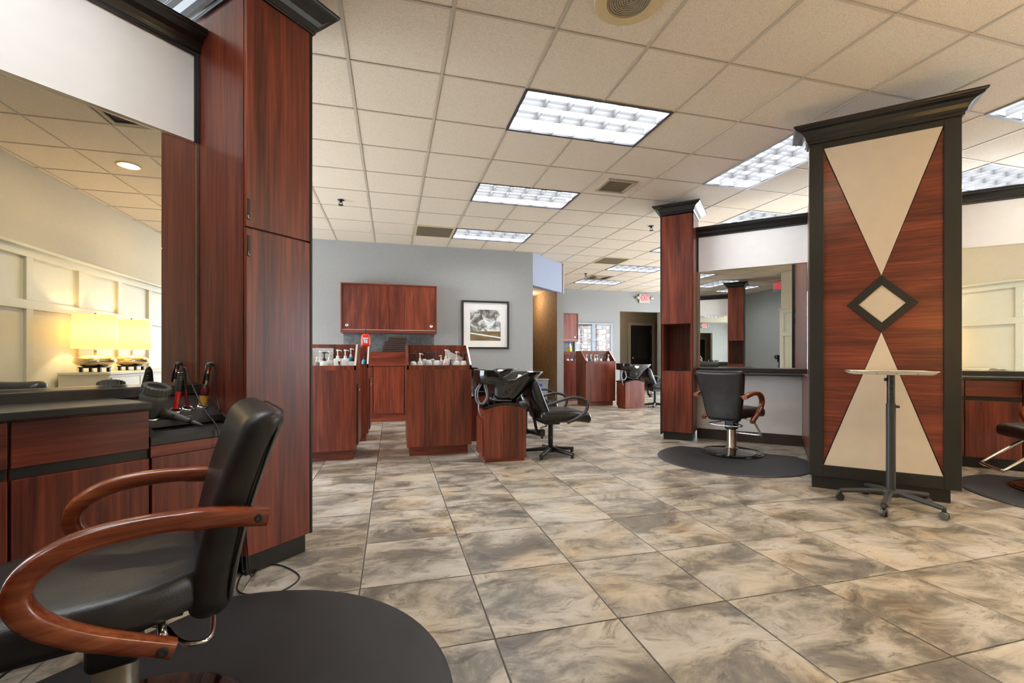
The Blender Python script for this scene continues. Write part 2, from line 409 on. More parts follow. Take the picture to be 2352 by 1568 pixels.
def text_mesh(txt, size, depth=0.002):
    cu = bpy.data.curves.new('txt', 'FONT'); cu.body = txt; cu.size = size; cu.extrude = depth; cu.align_x = 'CENTER'; cu.align_y = 'CENTER'
    o = bpy.data.objects.new('txt', cu); C.objects.link(o)
    dg = bpy.context.evaluated_depsgraph_get(); dg.update()
    me = bpy.data.meshes.new_from_object(o.evaluated_get(dg))
    bpy.data.objects.remove(o); bpy.data.curves.remove(cu)
    return me

# ================================================================== THE ROOM
X_W, X_E, Y_N, Y_FAR, Y_S, Y_B = -4.2, 9.4, 8.045, 12.1, 0.07, -1.88

# floor: slab of grout with tiles laid on it
floor = struct(MB().box(X_W - 0.2, X_E + 0.2, Y_B - 0.2, 13.8, -0.12, -0.003).build('floor', 'grout'), 'slate-look porcelain tile floor with dark grout', 'floor')
def tile_mesh(name, s, z0, z1, b, mat):
    h = s / 2; k = h - b
    v = [(-h, -h, z0), (h, -h, z0), (h, h, z0), (-h, h, z0)] + [(-h, -h, z1 - b), (h, -h, z1 - b), (h, h, z1 - b), (-h, h, z1 - b)] + [(-k, -k, z1), (k, -k, z1), (k, k, z1), (-k, k, z1)]
    f = [(8, 9, 10, 11)] + [(i, (i + 1) % 4, (i + 1) % 4 + 4, i + 4) for i in range(4)] + [(i + 4, (i + 1) % 4 + 4, (i + 1) % 4 + 8, i + 8) for i in range(4)]
    return MB().add(v, f)
def clip_area(cx, cy, z, s):
    pts = []
    for dx, dy in ((-1, -1), (1, -1), (1, 1), (-1, 1)):
        p = project((cx + dx * s / 2, cy + dy * s / 2, z))
        if p is None: return 0
        pts.append(p)
    if max(p[0] for p in pts) < 0 or min(p[0] for p in pts) > 2352 or max(p[1] for p in pts) < 0 or min(p[1] for p in pts) > 1568: return 0
    if min(max(p[0] for p in pts) - min(p[0] for p in pts), max(p[1] for p in pts) - min(p[1] for p in pts)) < 6: return 0
    return abs(sum(pts[i][0] * pts[(i + 1) % 4][1] - pts[(i + 1) % 4][0] * pts[i][1] for i in range(4))) / 2
def lay(parent, cells, s, z, proto, mat, name, rest_name):
    cells = sorted(cells, key=lambda c: -clip_area(c[0], c[1], z, s))
    own = [c for c in cells[:300] if clip_area(c[0], c[1], z, s) > 0]; rest = cells[len(own):]
    me = proto.mesh(name, mat)
    for cx, cy in own:
        o = bpy.data.objects.new(name, me); C.objects.link(o); o.parent = parent; o.location = (cx, cy, 0)
    mb = MB()
    for cx, cy in rest: mb.add([(x + cx, y + cy, zz) for x, y, zz in proto.v], proto.f)
    o = mb.build(rest_name, mat, parent); o['kind'] = 'stuff'
fc = []
for i in range(-9, 20):
    for j in range(-8, 25):
        x, y = TX0 + TILE * (i + 0.5), TY0 + TILE * (j + 0.5)
        if X_W < x < X_E and Y_B < y < 13.6 and not (y > 12.2 and not 6.2 < x < 9.3) and not (x > 0.75 and y < 0): fc.append((x, y))
lay(floor, fc, TILE, 0, tile_mesh('t', TILE - 0.006, -0.003, 0.0, 0.0012, M['tile']), M['tile'], 'floor_tile', 'floor_tile_rest')

# ceiling: slab, hung grid and acoustic tiles
GR, GX0, GY0 = 0.6096, 0.3429, 2.5571
ceiling = struct(MB().box(X_W - 0.2, X_E + 0.2, Y_B - 0.2, Y_FAR + 0.1, CEIL + 0.16, CEIL + 0.2).build('ceiling', 'slab'), 'suspended ceiling of cream acoustic tiles', 'ceiling')
def gx(i): return GX0 + GR * i
def gy(j): return GY0 + GR * j
LIGHTS = [  # i, j, direction, label
    (1, 1, 'x', 'large lit fluorescent ceiling light nearest above the open aisle'),
    (1, 4, 'x', 'middle one of three fluorescent lights in line above the tiled aisle'),
    (1, 7, 'x', 'fluorescent ceiling light beside the square grille, nearest the grey wall'),
    (5, 1, 'y', 'lengthwise fluorescent ceiling light partly behind the hourglass pillar crown'),
    (7, 4, 'x', 'fluorescent ceiling light just above the middle styling mirror moulding'),
    (7, -1, 'x', 'fluorescent ceiling light at the upper right edge of the picture'),
    (9, 1, 'x', 'fluorescent ceiling light right of the hourglass pillar above the right mirror'),
    (7, 7, 'x', 'fluorescent light mostly hidden behind the middle wooden tower'),
    (7, 10, 'x', 'far fluorescent ceiling light beside the wide beige grille'),
    (7, 13, 'x', 'farthest fluorescent ceiling light in front of the exit sign wall'),
    (-4, -4, 'x', 'fluorescent ceiling light behind the camera near the corner tower'),
    (-5, -6, 'x', 'fluorescent ceiling light behind the camera by the rear grey wall'),
    (-3, -2, 'x', 'unseen fluorescent ceiling light assumed above the left styling chair, added as fill'),  # unseen light assumed here to brighten the left mirror's cream panel
    (-5, 1, 'x', 'unseen fluorescent fill light added behind the left mirror partition'),  # this and the entries below: unseen lights added as fill
    (-5, 5, 'x', 'unseen fluorescent fill light added in the left back corner'),
    (12, 5, 'x', 'unseen fluorescent fill light added over the right part of the salon'),
    (12, 10, 'x', 'unseen fluorescent fill light added over the far right corner'),
]
used = set()
for i, j, d, _ in LIGHTS:
    used.add((i, j)); used.add((i + 1, j) if d == 'x' else (i, j + 1))
GRILLES = [(0, 7, 0.60, 'full', 'square beige return grille beside the fluorescent light near the grey wall'),
           (3, 3, 0.36, 'small', 'small beige air vent in the ceiling right of the middle light'),
           (6, 9, 0.60, 'full', 'wide beige return grille in front of the far ceiling light'),
           (7, 12, 0.56, 'steps', 'stepped square air diffuser beside the farthest ceiling light'),
           (0, -2, 0.56, 'steps', 'stepped square air diffuser seen in the left mirror')]
for i, j, s, k, _ in GRILLES:
    if k != 'small': used.add((i, j))
cc = []
for i in range(-8, 15):
    for j in range(-8, 16):
        if (i, j) in used: continue
        x, y = gx(i + 0.5), gy(j + 0.5)
        if X_W - 0.3 < x < X_E + 0.3 and Y_B - 0.3 < y < Y_FAR + 0.3 and not (x > 0.8 and y < -0.2): cc.append((x, y))
ct = MB()
h = (GR - 0.004) / 2; k = (GR - 0.03) / 2
ct.add([(-h, -h, CEIL + 0.02), (h, -h, CEIL + 0.02), (h, h, CEIL + 0.02), (-h, h, CEIL + 0.02), (-h, -h, CEIL + 0.007), (h, -h, CEIL + 0.007), (h, h, CEIL + 0.007), (-h, h, CEIL + 0.007),
        (-k, -k, CEIL + 0.003), (k, -k, CEIL + 0.003), (k, k, CEIL + 0.003), (-k, k, CEIL + 0.003)],
       [(11, 10, 9, 8), (0, 1, 2, 3)] + [(i + 4, i, (i + 1) % 4, (i + 1) % 4 + 4)[::-1] for i in range(4)] + [(i + 8, i + 4, (i + 1) % 4 + 4, (i + 1) % 4 + 8)[::-1] for i in range(4)])
lay(ceiling, cc, GR, CEIL, ct, M['ctile'], 'ceiling_tile', 'ceiling_tile_rest')
def runner(segs, mk):
    run = None
    for a_, b_, on in segs + [(0, 0, False)]:
        if on: run = [a_, b_] if run is None else [run[0], b_]
        elif run: mk(*run); run = None
long_x = {(i + 1, j) for i, j, d_, _ in LIGHTS if d_ == 'x'}; long_y = {(i, j + 1) for i, j, d_, _ in LIGHTS if d_ == 'y'}
for i in range(-7, 15):
    runner([(gy(j), gy(j + 1), (i, j) not in long_x) for j in range(-7, 16)], lambda a_, b_: MB().box(gx(i) - 0.009, gx(i) + 0.009, max(a_, Y_B - 0.1), min(b_, Y_FAR), CEIL - 0.001, CEIL + 0.006).build('grid_runner', 'grid', ceiling))
for j in range(-7, 16):
    runner([(gx(i), gx(i + 1), (i, j) not in long_y) for i in range(-8, 15)], lambda a_, b_: MB().box(max(a_, X_W - 0.1), min(b_, X_E + 0.1), gy(j) - 0.007, gy(j) + 0.007, CEIL - 0.0005, CEIL + 0.0055).build('grid_runner', 'grid', ceiling))

# walls
w = struct(box(X_W, 2.547, Y_N, Y_N + 0.15, 0, CEIL).build('wall_north', 'grey_wall'), 'pale grey painted wall behind the wash area', 'wall'); wall_north = w
ww_ = struct(MB().box(X_W - 0.15, X_W, Y_B, Y_N + 0.15, 2.62, CEIL).box(X_W - 0.15, X_W, Y_B, Y_N + 0.15, 0, 0.12).box(X_W - 0.15, X_W, Y_B, 2.6, 0.12, 2.62).box(X_W - 0.15, X_W, 7.4, Y_N + 0.15, 0.12, 2.62).build('wall_west', 'grey_wall'))
for k in range(3):  # guessed windows, added out of view to let in fill daylight
    y0_ = 2.6 + 1.6 * k; y1_ = y0_ + 1.6
    wn_ = struct(box(X_W - 0.066, X_W - 0.06, y0_ + 0.04, y1_ - 0.04, 0.16, 2.58).build('window_%d' % (k + 7), 'glass'), 'unseen window added for fill daylight on the west side, number %d from the south' % (k + 1), 'window')
    for a_ in ((y0_, y0_ + 0.04, 0.12, 2.62), (y1_ - 0.04, y1_, 0.12, 2.62), (y0_ + 0.04, y1_ - 0.04, 0.12, 0.16), (y0_ + 0.04, y1_ - 0.04, 2.58, 2.62)): box(X_W - 0.10, X_W - 0.03, *a_).build('window_frame', 'black', wn_)
w = struct(MB().prism([(2.547, 8.047), (3.52, 8.93), (3.415, 9.05), (2.44, 8.16)], 'z', 2.37, CEIL).build('wall_soffit', 'cool_wall'), 'blue-grey dropped soffit across the corridor mouth', 'soffit')
struct(box(2.43, 2.528, Y_N + 0.15, Y_FAR, 0, CEIL).build('wall_corridor_west', 'grasscloth'))
w = struct(box(3.335, 3.47, 8.86, Y_FAR, 0, CEIL).build('wall_corridor_east', 'grasscloth'), 'brown woven wallpaper wall inside the corridor', 'wall')
box(3.33, 3.475, 8.845, 8.86, 0, 2.37).build('end_cap', 'grey_wall', w)
box(3.326, 3.48, 8.835, 8.85, 0, 0.19).build('baseboard', 'trim_taupe', w)
struct(MB().prism([(2.53, 8.15), (3.336, 8.88), (3.336, Y_FAR), (2.53, Y_FAR)], 'z', 2.50, 2.56).build('ceiling_corridor', 'fascia'))
w = struct(box(3.47, 6.533, Y_FAR, Y_FAR + 0.15, 0, CEIL).build('wall_far', 'grey_wall'), 'far grey wall with the notice board', 'wall')
box(6.533, 7.88, Y_FAR, Y_FAR + 0.15, 2.385, CEIL).build('lintel', 'grey_wall', w)
box(7.88, X_E, Y_FAR, Y_FAR + 0.15, 0, CEIL).build('wall_section', 'grey_wall', w)
struct(box(2.4, 3.47, Y_FAR, Y_FAR + 0.15, 0, CEIL).build('wall_corridor_end', 'grasscloth'))
we = struct(MB().box(X_E, X_E + 0.15, Y_S, Y_FAR + 0.15, 2.62, CEIL).box(X_E, X_E + 0.15, Y_S, Y_FAR + 0.15, 0, 0.12).box(X_E, X_E + 0.15, Y_S, 0.7, 0.12, 2.62).box(X_E, X_E + 0.15, 11.4, Y_FAR + 0.15, 0.12, 2.62).build('wall_east', 'grey_wall'))
for k in range(6):  # unseen storefront windows, assumed from the bluish edge light, added for daylight
    y0_ = 0.7 + 10.7 * k / 6; y1_ = 0.7 + 10.7 * (k + 1) / 6
    wn_ = struct(box(X_E + 0.06, X_E + 0.066, y0_ + 0.04, y1_ - 0.04, 0.16, 2.58).build('window_%d' % (k + 1), 'glass'), 'assumed tall storefront window of the salon, number %d from the south corner' % (k + 1), 'window')
    for a_ in ((y0_, y0_ + 0.04, 0.12, 2.62), (y1_ - 0.04, y1_, 0.12, 2.62), (y0_ + 0.04, y1_ - 0.04, 0.12, 0.16), (y0_ + 0.04, y1_ - 0.04, 2.58, 2.62)): box(X_E + 0.03, X_E + 0.10, *a_).build('window_frame', 'black', wn_)
struct(box(X_W, 0.29, Y_B - 0.15, Y_B, 0, CEIL).build('wall_back', 'grey_wall'), 'grey wall behind the camera', 'wall')
struct(box(0.29, 0.42, Y_B - 0.15, Y_S - 0.15, 0, CEIL).build('wall_entry', 'cream_wall'))
# hall behind the far doorway
hw = struct(box(6.30, 6.42, Y_FAR + 0.15, 13.5, 0, 2.62).build('wall_hall_left', 'hall_wall'))
hb = struct(box(6.30, 9.4, 13.5, 13.6, 0, 2.62).build('wall_hall_end', 'hall_wall'))
struct(box(9.3, 9.4, Y_FAR + 0.15, 13.5, 0, 2.62).build('wall_hall_right', 'hall_wall'))
struct(box(6.30, 9.4, Y_FAR + 0.15, 13.6, 2.62, 2.68).build('ceiling_hall', 'hall_wall'))
d = struct(box(7.66, 8.46, 13.465, 13.498, 0.0, 2.08).build('door_1', 'door_black'), 'black hall door beyond the far doorway', 'door')
box(7.56, 7.66, 13.45, 13.5, 0, 2.17).build('door_frame', 'trim_taupe', d); box(8.46, 8.56, 13.45, 13.5, 0, 2.17).build('door_frame', 'trim_taupe', d)
box(7.66, 8.46, 13.45, 13.5, 2.08, 2.17).build('door_frame', 'trim_taupe', d)
box(7.92, 8.28, 13.455, 13.466, 0.95, 1.72).build('door_panel', 'blk_plastic', d)
for z in (0.9, 1.83): box(8.42, 8.46, 13.45, 13.468, z, z + 0.12).build('hinge', 'chrome', d)
MB().lathe([(0, 0), (0.028, 0), (0.028, 0.05), (0, 0.05)], 12, Matrix.Rotation(PI / 2, 4, 'X'), (7.73, 13.46, 1.0)).build('door_knob', 'chrome', d, True)

# south wall with wainscot (seen in the mirrors)
ws = struct(box(0.27, X_E, Y_S - 0.15, Y_S, 0, CEIL).build('wall_south', 'cream_wall'), 'cream wall with board wainscot opposite the mirrors', 'wall')
box(0.28, X_E, Y_S, Y_S + 0.012, 0, 2.08).build('wainscot_board', 'wainscot', ws)
box(0.27, X_E, Y_S, Y_S + 0.075, 2.115, 2.145).build('cap_rail', 'wainscot', ws, bevel=0.006)
for z0, z1 in ((2.03, 2.115), (1.51, 1.60), (0.0, 0.16)): box(0.27, X_E, Y_S + 0.006, Y_S + 0.04, z0, z1).build('rail', 'wainscot', ws, bevel=0.003)
for x in [0.27, 1.22, 2.00, 2.78, 3.56, 4.34, 5.12, 5.90, 6.68, 7.46, 8.24, 9.02]:
    for z0, z1 in ((0.16, 1.51), (1.60, 2.03)): box(x, x + 0.09, Y_S + 0.006, Y_S + 0.04, z0, z1).build('stile', 'wainscot', ws, bevel=0.003)

# slate tiles under the wall cabinet
for i, (a, b_) in enumerate([(-0.77, -0.51), (-0.505, -0.01), (-0.005, 0.49), (0.495, 0.73)]):
    box(a, b_, Y_N - 0.012, Y_N - 0.001, 1.115, 1.43).build('backsplash_tile', 'slate', wall_north, bevel=0.002)

# ================================================================== CEILING FIXTURES
def make_troffer():
    t = thing('fluorescent_light', '', 'ceiling light', group='fluorescent ceiling lights')
    L, W_ = GR * 2, GR
    fr = MB()
    for a in ((-0.005, L + 0.005, -0.005, 0.02), (-0.005, L + 0.005, W_ - 0.02, W_ + 0.005)): fr.box(a[0], a[1], a[2], a[3], -0.004, 0.012)
    for a in ((-0.005, 0.02), (L - 0.02, L + 0.005)): fr.box(a[0], a[1], 0.02, W_ - 0.02, -0.004, 0.012)
    fr.build('frame', 'fixture_frame', t)
    MB().box(0.0, L, 0.0, W_, 0.105, 0.13).box(0.0, 0.014, 0, W_, 0.012, 0.105).box(L - 0.014, L, 0, W_, 0.012, 0.105).box(0.014, L - 0.014, 0, 0.014, 0.012, 0.105).box(0.014, L - 0.014, W_ - 0.014, W_, 0.012, 0.105).build('housing', 'housing', t)
    MB().box(0.03, L - 0.03, 0.03, W_ - 0.03, 0.098, 0.104).build('lamp_panel', 'tube_on', t)
    def blade(n): # parabolic blade: thick at the top, thin at the bottom edge
        return [(-0.014, 0.062), (-0.006, 0.04), (-0.0015, 0.004), (0.0015, 0.004), (0.006, 0.04), (0.014, 0.062)]
    for r in (1, 2):
        y = 0.02 + (W_ - 0.04) * r / 3
        MB().prism([(y + u, w_) for u, w_ in blade(0)], 'x', 0.02, L - 0.02).build('louver_blade', 'louver', t)
    for r in range(1, 6):
        x = 0.02 + (L - 0.04) * r / 6
        MB().prism([(x + u, w_ + 0.0006) for u, w_ in blade(0)], 'y', 0.02, W_ - 0.02).build('louver_blade', 'louver', t)
    return t
proto = None
for i, j, dr, lab in LIGHTS:
    loc = (gx(i), gy(j), CEIL) if dr == 'x' else (gx(i + 1), gy(j), CEIL)
    if proto is None:
        proto = make_troffer(); t = proto; t.location = loc
    else: t = dup(proto, loc)
    t.rotation_euler = (0, 0, 0 if dr == 'x' else PI / 2); t['label'] = lab

for i, j, s, kind, lab in GRILLES:
    t = thing('air_grille', lab, 'air vent', (gx(i + 0.5), gy(j + 0.5), CEIL), 0, 'ceiling air vents')
    h = s / 2
    z0 = -0.012 if kind == 'small' else -0.004
    e = 0.035
    MB().box(-h, h, -h, -h + e, z0, 0.006).box(-h, h, h - e, h, z0, 0.006).box(-h, -h + e, -h + e, h - e, z0, 0.006).box(h - e, h, -h + e, h - e, z0, 0.006).build('frame', 'grille' if kind != 'full' else 'speaker_rim', t, bevel=0.002)
    if kind == 'steps':
        MB().box(-h + e, h - e, -h + e, h - e, 0.03, 0.034).build('backing', 'grille_dark', t)
        for k, rr in enumerate((0.2, 0.14, 0.08)):
            MB().add([(-rr - 0.03, -rr - 0.03, 0.022), (rr + 0.03, -rr - 0.03, 0.022), (rr + 0.03, rr + 0.03, 0.022), (-rr - 0.03, rr + 0.03, 0.022), (-rr, -rr, -0.002 - 0.004 * k), (rr, -rr, -0.002 - 0.004 * k), (rr, rr, -0.002 - 0.004 * k), (-rr, rr, -0.002 - 0.004 * k)],
                     [(q_, (q_ + 1) % 4, (q_ + 1) % 4 + 4, q_ + 4) for q_ in range(4)] + ([(7, 6, 5, 4)] if k == 2 else [])).build('vane', 'grille', t)
    else:
        MB().box(-h + e, h - e, -h + e, h - e, 0.0, 0.004).build('backing', 'grille_dark', t)
        n = 22 if kind == 'full' else 12
        sl = MB()
        for k in range(n):
            y = -h + e + (2 * h - 2 * e) * (k + 0.5) / n
            sl.prism([(y - 0.005, -0.006), (y + 0.001, 0.0), (y + 0.003, 0.0), (y - 0.003, -0.006)], 'x', -h + e, h - e)
        o = sl.build('grille_slat', 'grille', t); o['kind'] = 'stuff'
# round ceiling speaker
t = thing('ceiling_speaker', 'round cream ceiling speaker with perforated grille at the top edge', 'speaker', (gx(1.5), gy(-0.5) - 0.01, CEIL - 0.0))
MB().lathe([(0.118, -0.004), (0.12, -0.012), (0.15, -0.014), (0.185, -0.008), (0.19, 0.0), (0.118, 0.0)], 40, ring=True).build('rim', 'speaker_rim', t, True, auto=0.7)
MB().lathe([(0.0, -0.003), (0.118, -0.003), (0.118, 0.0), (0, 0)], 40).build('backing', 'grille_dark', t)
sg = MB()
for k in range(9):
    r = 0.012 + 0.0125 * k; sg.lathe([(r - 0.003, -0.009), (r + 0.003, -0.009), (r + 0.003, -0.003), (r - 0.003, -0.003)], 32, ring=True)
o = sg.build('grille_ring', 'grille', t); o['kind'] = 'stuff'
# sprinklers
t0 = None
for x, y, lab in [(-0.60, 5.98, 'dark sprinkler head on the ceiling beside the left wooden tower'), (3.74, 5.98, 'dark sprinkler head on the ceiling left of the middle tower crown'), (4.38, 9.75, 'tiny sprinkler head near the far ceiling grille')]:
    if t0 is None:
        t0 = t = thing('sprinkler_head', lab, 'sprinkler', (x, y, CEIL), 0, 'ceiling sprinkler heads')
        MB().lathe([(0.04, 0.0), (0.038, -0.006), (0.016, -0.01), (0.013, -0.03), (0, -0.03)], 16).build('escutcheon', 'sprinkler', t, True)
        MB().tube([(-0.014, 0, -0.028), (-0.022, 0, -0.045), (0, 0, -0.062)], 0.004, 6).tube([(0.014, 0, -0.028), (0.022, 0, -0.045), (0, 0, -0.062)], 0.004, 6).build('frame_arms', 'sprinkler', t)
        MB().lathe([(0, -0.06), (0.03, -0.062), (0.03, -0.066), (0, -0.067)], 14).build('deflector', 'sprinkler', t)
    else: dup(t0, (x, y, CEIL), label=lab)
# recessed downlights along the south wall: first seen mirrored, the rest assumed for warmth
t0 = None
for k, (x, y) in enumerate([(1.87, 1.03), (3.70, 1.03), (5.53, 1.03), (7.36, 1.03)]):
    lab = ['recessed round downlight seen in the left mirror', 'assumed recessed downlight over the pair of table lamps', 'assumed recessed downlight right of the table lamps near the wainscot', 'assumed recessed downlight at the far right end of the wainscot'][k]
    if t0 is None:
        t0 = t = thing('downlight', lab, 'downlight', (x, y, CEIL), 0, 'recessed downlights')
        MB().lathe([(0.082, 0.006), (0.082, -0.004), (0.105, -0.005), (0.11, 0.0)], 28, ring=True).build('trim_ring', 'speaker_rim', t, True)
        MB().lathe([(0.0, 0.0015), (0.082, 0.0015), (0.082, 0.004), (0, 0.004)], 24).build('lamp', 'can_on', t)
    else: dup(t0, (x, y, CEIL), label=lab)
    ld = bpy.data.lights.new('downlight_beam', 'SPOT'); ld.energy = 22; ld.color = (1.0, 0.78, 0.5); ld.spot_size = 2.0; ld.spot_blend = 0.8; ld.shadow_soft_size = 0.06
    lo = bpy.data.objects.new('downlight_beam', ld); C.objects.link(lo); lo.location = (x, y, CEIL - 0.02)

# ================================================================== STYLING ISLANDS (45 degrees)
CROWN = [(0.0, 0.0), (0.012, 0.0), (0.012, 0.018), (0.02, 0.022), (0.024, 0.04), (0.036, 0.062), (0.058, 0.08), (0.085, 0.088), (0.085, 0.096), (0.095, 0.1), (0.1, 0.108), (0.1, 0.118), (0.0, 0.118)]
def crown_rect(x0, x1, y0, y1, z0, sc=1.0):
    mb = MB(); v = []; n = len(CROWN)
    for o_, z in CROWN:
        o_ *= sc; v += [(x0 - o_, y0 - o_, z0 + z * sc), (x1 + o_, y0 - o_, z0 + z * sc), (x1 + o_, y1 + o_, z0 + z * sc), (x0 - o_, y1 + o_, z0 + z * sc)]
    f = [(i * 4 + k, i * 4 + (k + 1) % 4, (i + 1) * 4 + (k + 1) % 4, (i + 1) * 4 + k) for i in range(n - 1) for k in range(4)]
    f += [(3, 2, 1, 0), ((n - 1) * 4, (n - 1) * 4 + 1, (n - 1) * 4 + 2, (n - 1) * 4 + 3)]
    return mb.add(v, f)
def crown_line(x0, x1, y, z0, sc=1.0, back=0.10):
    poly = [(y - o_ * sc, z0 + z * sc) for o_, z in CROWN[:-1]] + [(y + back, z0 + CROWN[-1][1] * sc), (y + back, z0)]
    return MB().prism(poly, 'x', x0, x1)
A45, M45, B135 = PI / 4, -PI / 4, 3 * PI / 4

def pull(t, x, y, z):      # recessed finger pull: dark slot with a bright lower lip
    o = box(x - 0.007, x + 0.007, y - 0.0035, y + 0.004, z - 0.05, z + 0.05).build('pull_recess', 'blk_plastic', t, bevel=0.003)
    return o, MB().tube([(x - 0.004, y - 0.004, z - 0.03), (x - 0.004, y - 0.006, z - 0.045), (x + 0.004, y - 0.006, z - 0.045)], 0.0025, 6).build('pull_lip', 'chrome', t)

def tower(name, label, loc, rotz, w, d, niche, top=2.79, side_hook=False):
    """front face at local y=0, looking to -y; local x 0..w"""
    t = thing(name, label, 'cabinet', loc, rotz, 'tall wooden towers')
    box(0.02, w - 0.02, 0.03, d, 0.0, 0.10).build('toe_kick', 'black', t)
    th = 0.02
    if not niche:
        box(0.0, w - 0.012, 0.02, d, 0.10, top).build('body', 'wood', t)
        for z0, z1 in ((0.10, 1.632), (1.638, top)):
            dd = box(0.004, w - 0.014, 0.0, 0.019, z0 + 0.001, z1 - 0.001).build('door', 'wood', t, bevel=0.0015)
        pull(t, 0.015, 0.0, 1.72); pull(t, 0.015, 0.0, 1.55)
    else:
        n0, n1 = 0.855, 1.44
        box(0.0, w - 0.012, 0.02, d, 0.10, n0).build('lower_body', 'wood', t)
        box(0.0, w - 0.012, 0.02, d, n1, top).build('upper_body', 'wood', t)
        box(0.0, th, 0.02, d, n0, n1).build('niche_side', 'wood', t); box(w - 0.012 - th, w - 0.012, 0.02, d, n0, n1).build('niche_side', 'wood', t)
        box(th, w - 0.012 - th, d - 0.03, d, n0, n1).build('niche_back', 'wood', t)
        box(0.004, w - 0.014, 0.0, 0.019, 0.101, n0 - 0.003).build('door', 'wood', t, bevel=0.0015)
        box(0.004, w - 0.014, 0.0, 0.019, n1 + 0.003, top - 0.001).build('door', 'wood', t, bevel=0.0015)
    return t

# ---- left station: mirror at q = 2.62, faces -q
QL = 2.55
t = tower('wooden_tower', 'tall mahogany tower cabinet with black crown beside the left mirror', pq(1.221, 2.135), A45, 0.35, 0.52, False, 2.74)
box(0.338, 0.35, -0.002, 0.52, 0.10, 2.74).build('edge_strip', 'black', t)
crown_rect(0.0, 0.35, 0.0, 0.52, 2.74).build('crown_moulding', 'crown', t, bevel=0.002)
tower_left = t

def station(name, label, loc, rotz, W_, trim_end, mirror_z=(0.905, 2.105), lower=True, lab_m=''):
    """mirror plane at local y=0 looking to -y, x 0..W_"""
    t = thing(name, label, 'mirror station', loc, rotz, 'styling mirror stations')
    box(0, W_, 0.012, 0.10, 0.0, 2.60).build('partition', 'fascia', t)
    m_ = box(0.012, W_ - 0.012, 0.0, 0.0115, *mirror_z).build('mirror', 'mirror', t)
    box(0.0, W_, -0.006, 0.0, mirror_z[1], mirror_z[1] + 0.012).build('mirror_trim', 'chrome', m_)
    box(0.0, W_, -0.006, 0.0, mirror_z[0] - 0.012, mirror_z[0]).build('mirror_trim', 'chrome', m_)
    for x in ((0.0, 0.012), (W_ - 0.012, W_)): box(x[0], x[1], -0.004, 0.0, *mirror_z).build('mirror_trim', 'steel', m_)
    box(0.0, W_, -0.002, 0.0115, mirror_z[1] + 0.013, 2.55).build('fascia_panel', 'fascia', t)
    crown_line(0.0, W_, 0.0, 2.55, 0.95).build('crown_moulding', 'crown', t, bevel=0.002)
    for x in trim_end: box(x - 0.011, x + 0.011, -0.012, 0.0, mirror_z[1] + 0.01, 2.55).build('edge_trim', 'black', t)
    return t
t = station('mirror_station', 'large wall mirror under a cream panel with warm lamps reflected, at left', pq(0.0, QL), A45, 1.219, (1.207,))
st_left = t
box(0.0, 1.219, -0.03, -0.001, 0.845, 0.892).build('backsplash', 'black_counter', t, bevel=0.003)

# base cabinets of the left station: local frame p, q' = q - QL
def base_unit(name, label, loc, rotz, w, d, top, drawer=True, group='styling station base cabinets'):
    t = thing(name, label, 'cabinet', loc, rotz, group)
    box(0.0, w, 0.06, d, 0.0, 0.10).build('toe_kick', 'black', t)
    box(0.0, w, 0.02, d, 0.10, top).build('body', 'wood', t)
    if drawer:
        dr = box(0.003, w - 0.003, 0.0, 0.0195, 0.665, top - 0.006).build('drawer_front', 'wood_x', t, bevel=0.0015)
        box(0.003, w - 0.003, 0.016, 0.022, 0.628, 0.662).build('groove_shade', 'black', t)  # black strip paints the shade inside the groove under the drawer
    dz = 0.625
    box(0.003, w - 0.003, 0.0, 0.0195, 0.103, dz).build('door', 'wood', t, bevel=0.0015)
    return t
FRONT = 2.17
base_unit('base_cabinet', 'mahogany drawer cabinet under the black counter at the far left edge', pq(0.02, FRONT), A45, 0.46, 0.36, 0.822)
base_unit('base_cabinet', 'mahogany drawer cabinet under the black counter left of the hair dryer', pq(0.482, FRONT), A45, 0.382, 0.36, 0.822)
o = MB().prism([(0.0, -0.40), (0.866, -0.40), (0.866, -0.385), (0.862, -0.0325), (0.0, -0.0325)], 'z', 0.823, 0.852).build('countertop', 'black_counter', None, bevel=0.004)
o.location = pq(0.0, QL); o.rotation_euler = (0, 0, A45); tag(o, 'black countertop below the left mirror', 'countertop')

# tool cabinet with sloped black deck
t = thing('tool_cabinet', 'mahogany tool cabinet with sloped black deck holding the hair tools', 'cabinet', pq(0.868, FRONT), A45)
TW = 0.35
box(0.0, TW, 0.06, 0.36, 0.0, 0.10).build('toe_kick', 'black', t)
MB().prism([(0.02, 0.10), (0.36, 0.10), (0.36, 0.795), (0.02, 0.655)], 'x', 0.0, TW).build('body', 'wood', t)
box(0.003, TW - 0.003, 0.0, 0.0195, 0.103, 0.625).build('door', 'wood', t, bevel=0.0015)
box(0.0, TW, 0.002, 0.0195, 0.628, 0.672).build('apron', 'wood_x', t)
def deck_z(y): return 0.705 + 0.14 * y / 0.36
dk = MB()   # deck with a slot near the front edge
def slab(x0, x1, y0, y1): 
    dk.prism([(y0, deck_z(y0) - 0.03), (y1, deck_z(y1) - 0.03), (y1, deck_z(y1)), (y0, deck_z(y0))], 'x', x0, x1)
slab(0, TW, 0.0, 0.045); slab(0, 0.03, 0.045, 0.135); slab(TW - 0.015, TW, 0.045, 0.135); slab(0, TW, 0.135, 0.36)
dk.build('deck', 'black_counter', t)
MB().prism([(0.045, deck_z(0.045) - 0.045), (0.135, deck_z(0.135) - 0.045), (0.135, deck_z(0.135) - 0.04), (0.045, deck_z(0.045) - 0.04)], 'x', 0.03, TW - 0.015).build('slot_bottom', 'blk_plastic', t)
tilt = Matrix.Rotation(math.atan2(0.14, 0.36), 4, 'X')
HOLES = [(0.175, 0.205), (0.227, 0.215), (0.295, 0.225), (0.062, 0.18)]
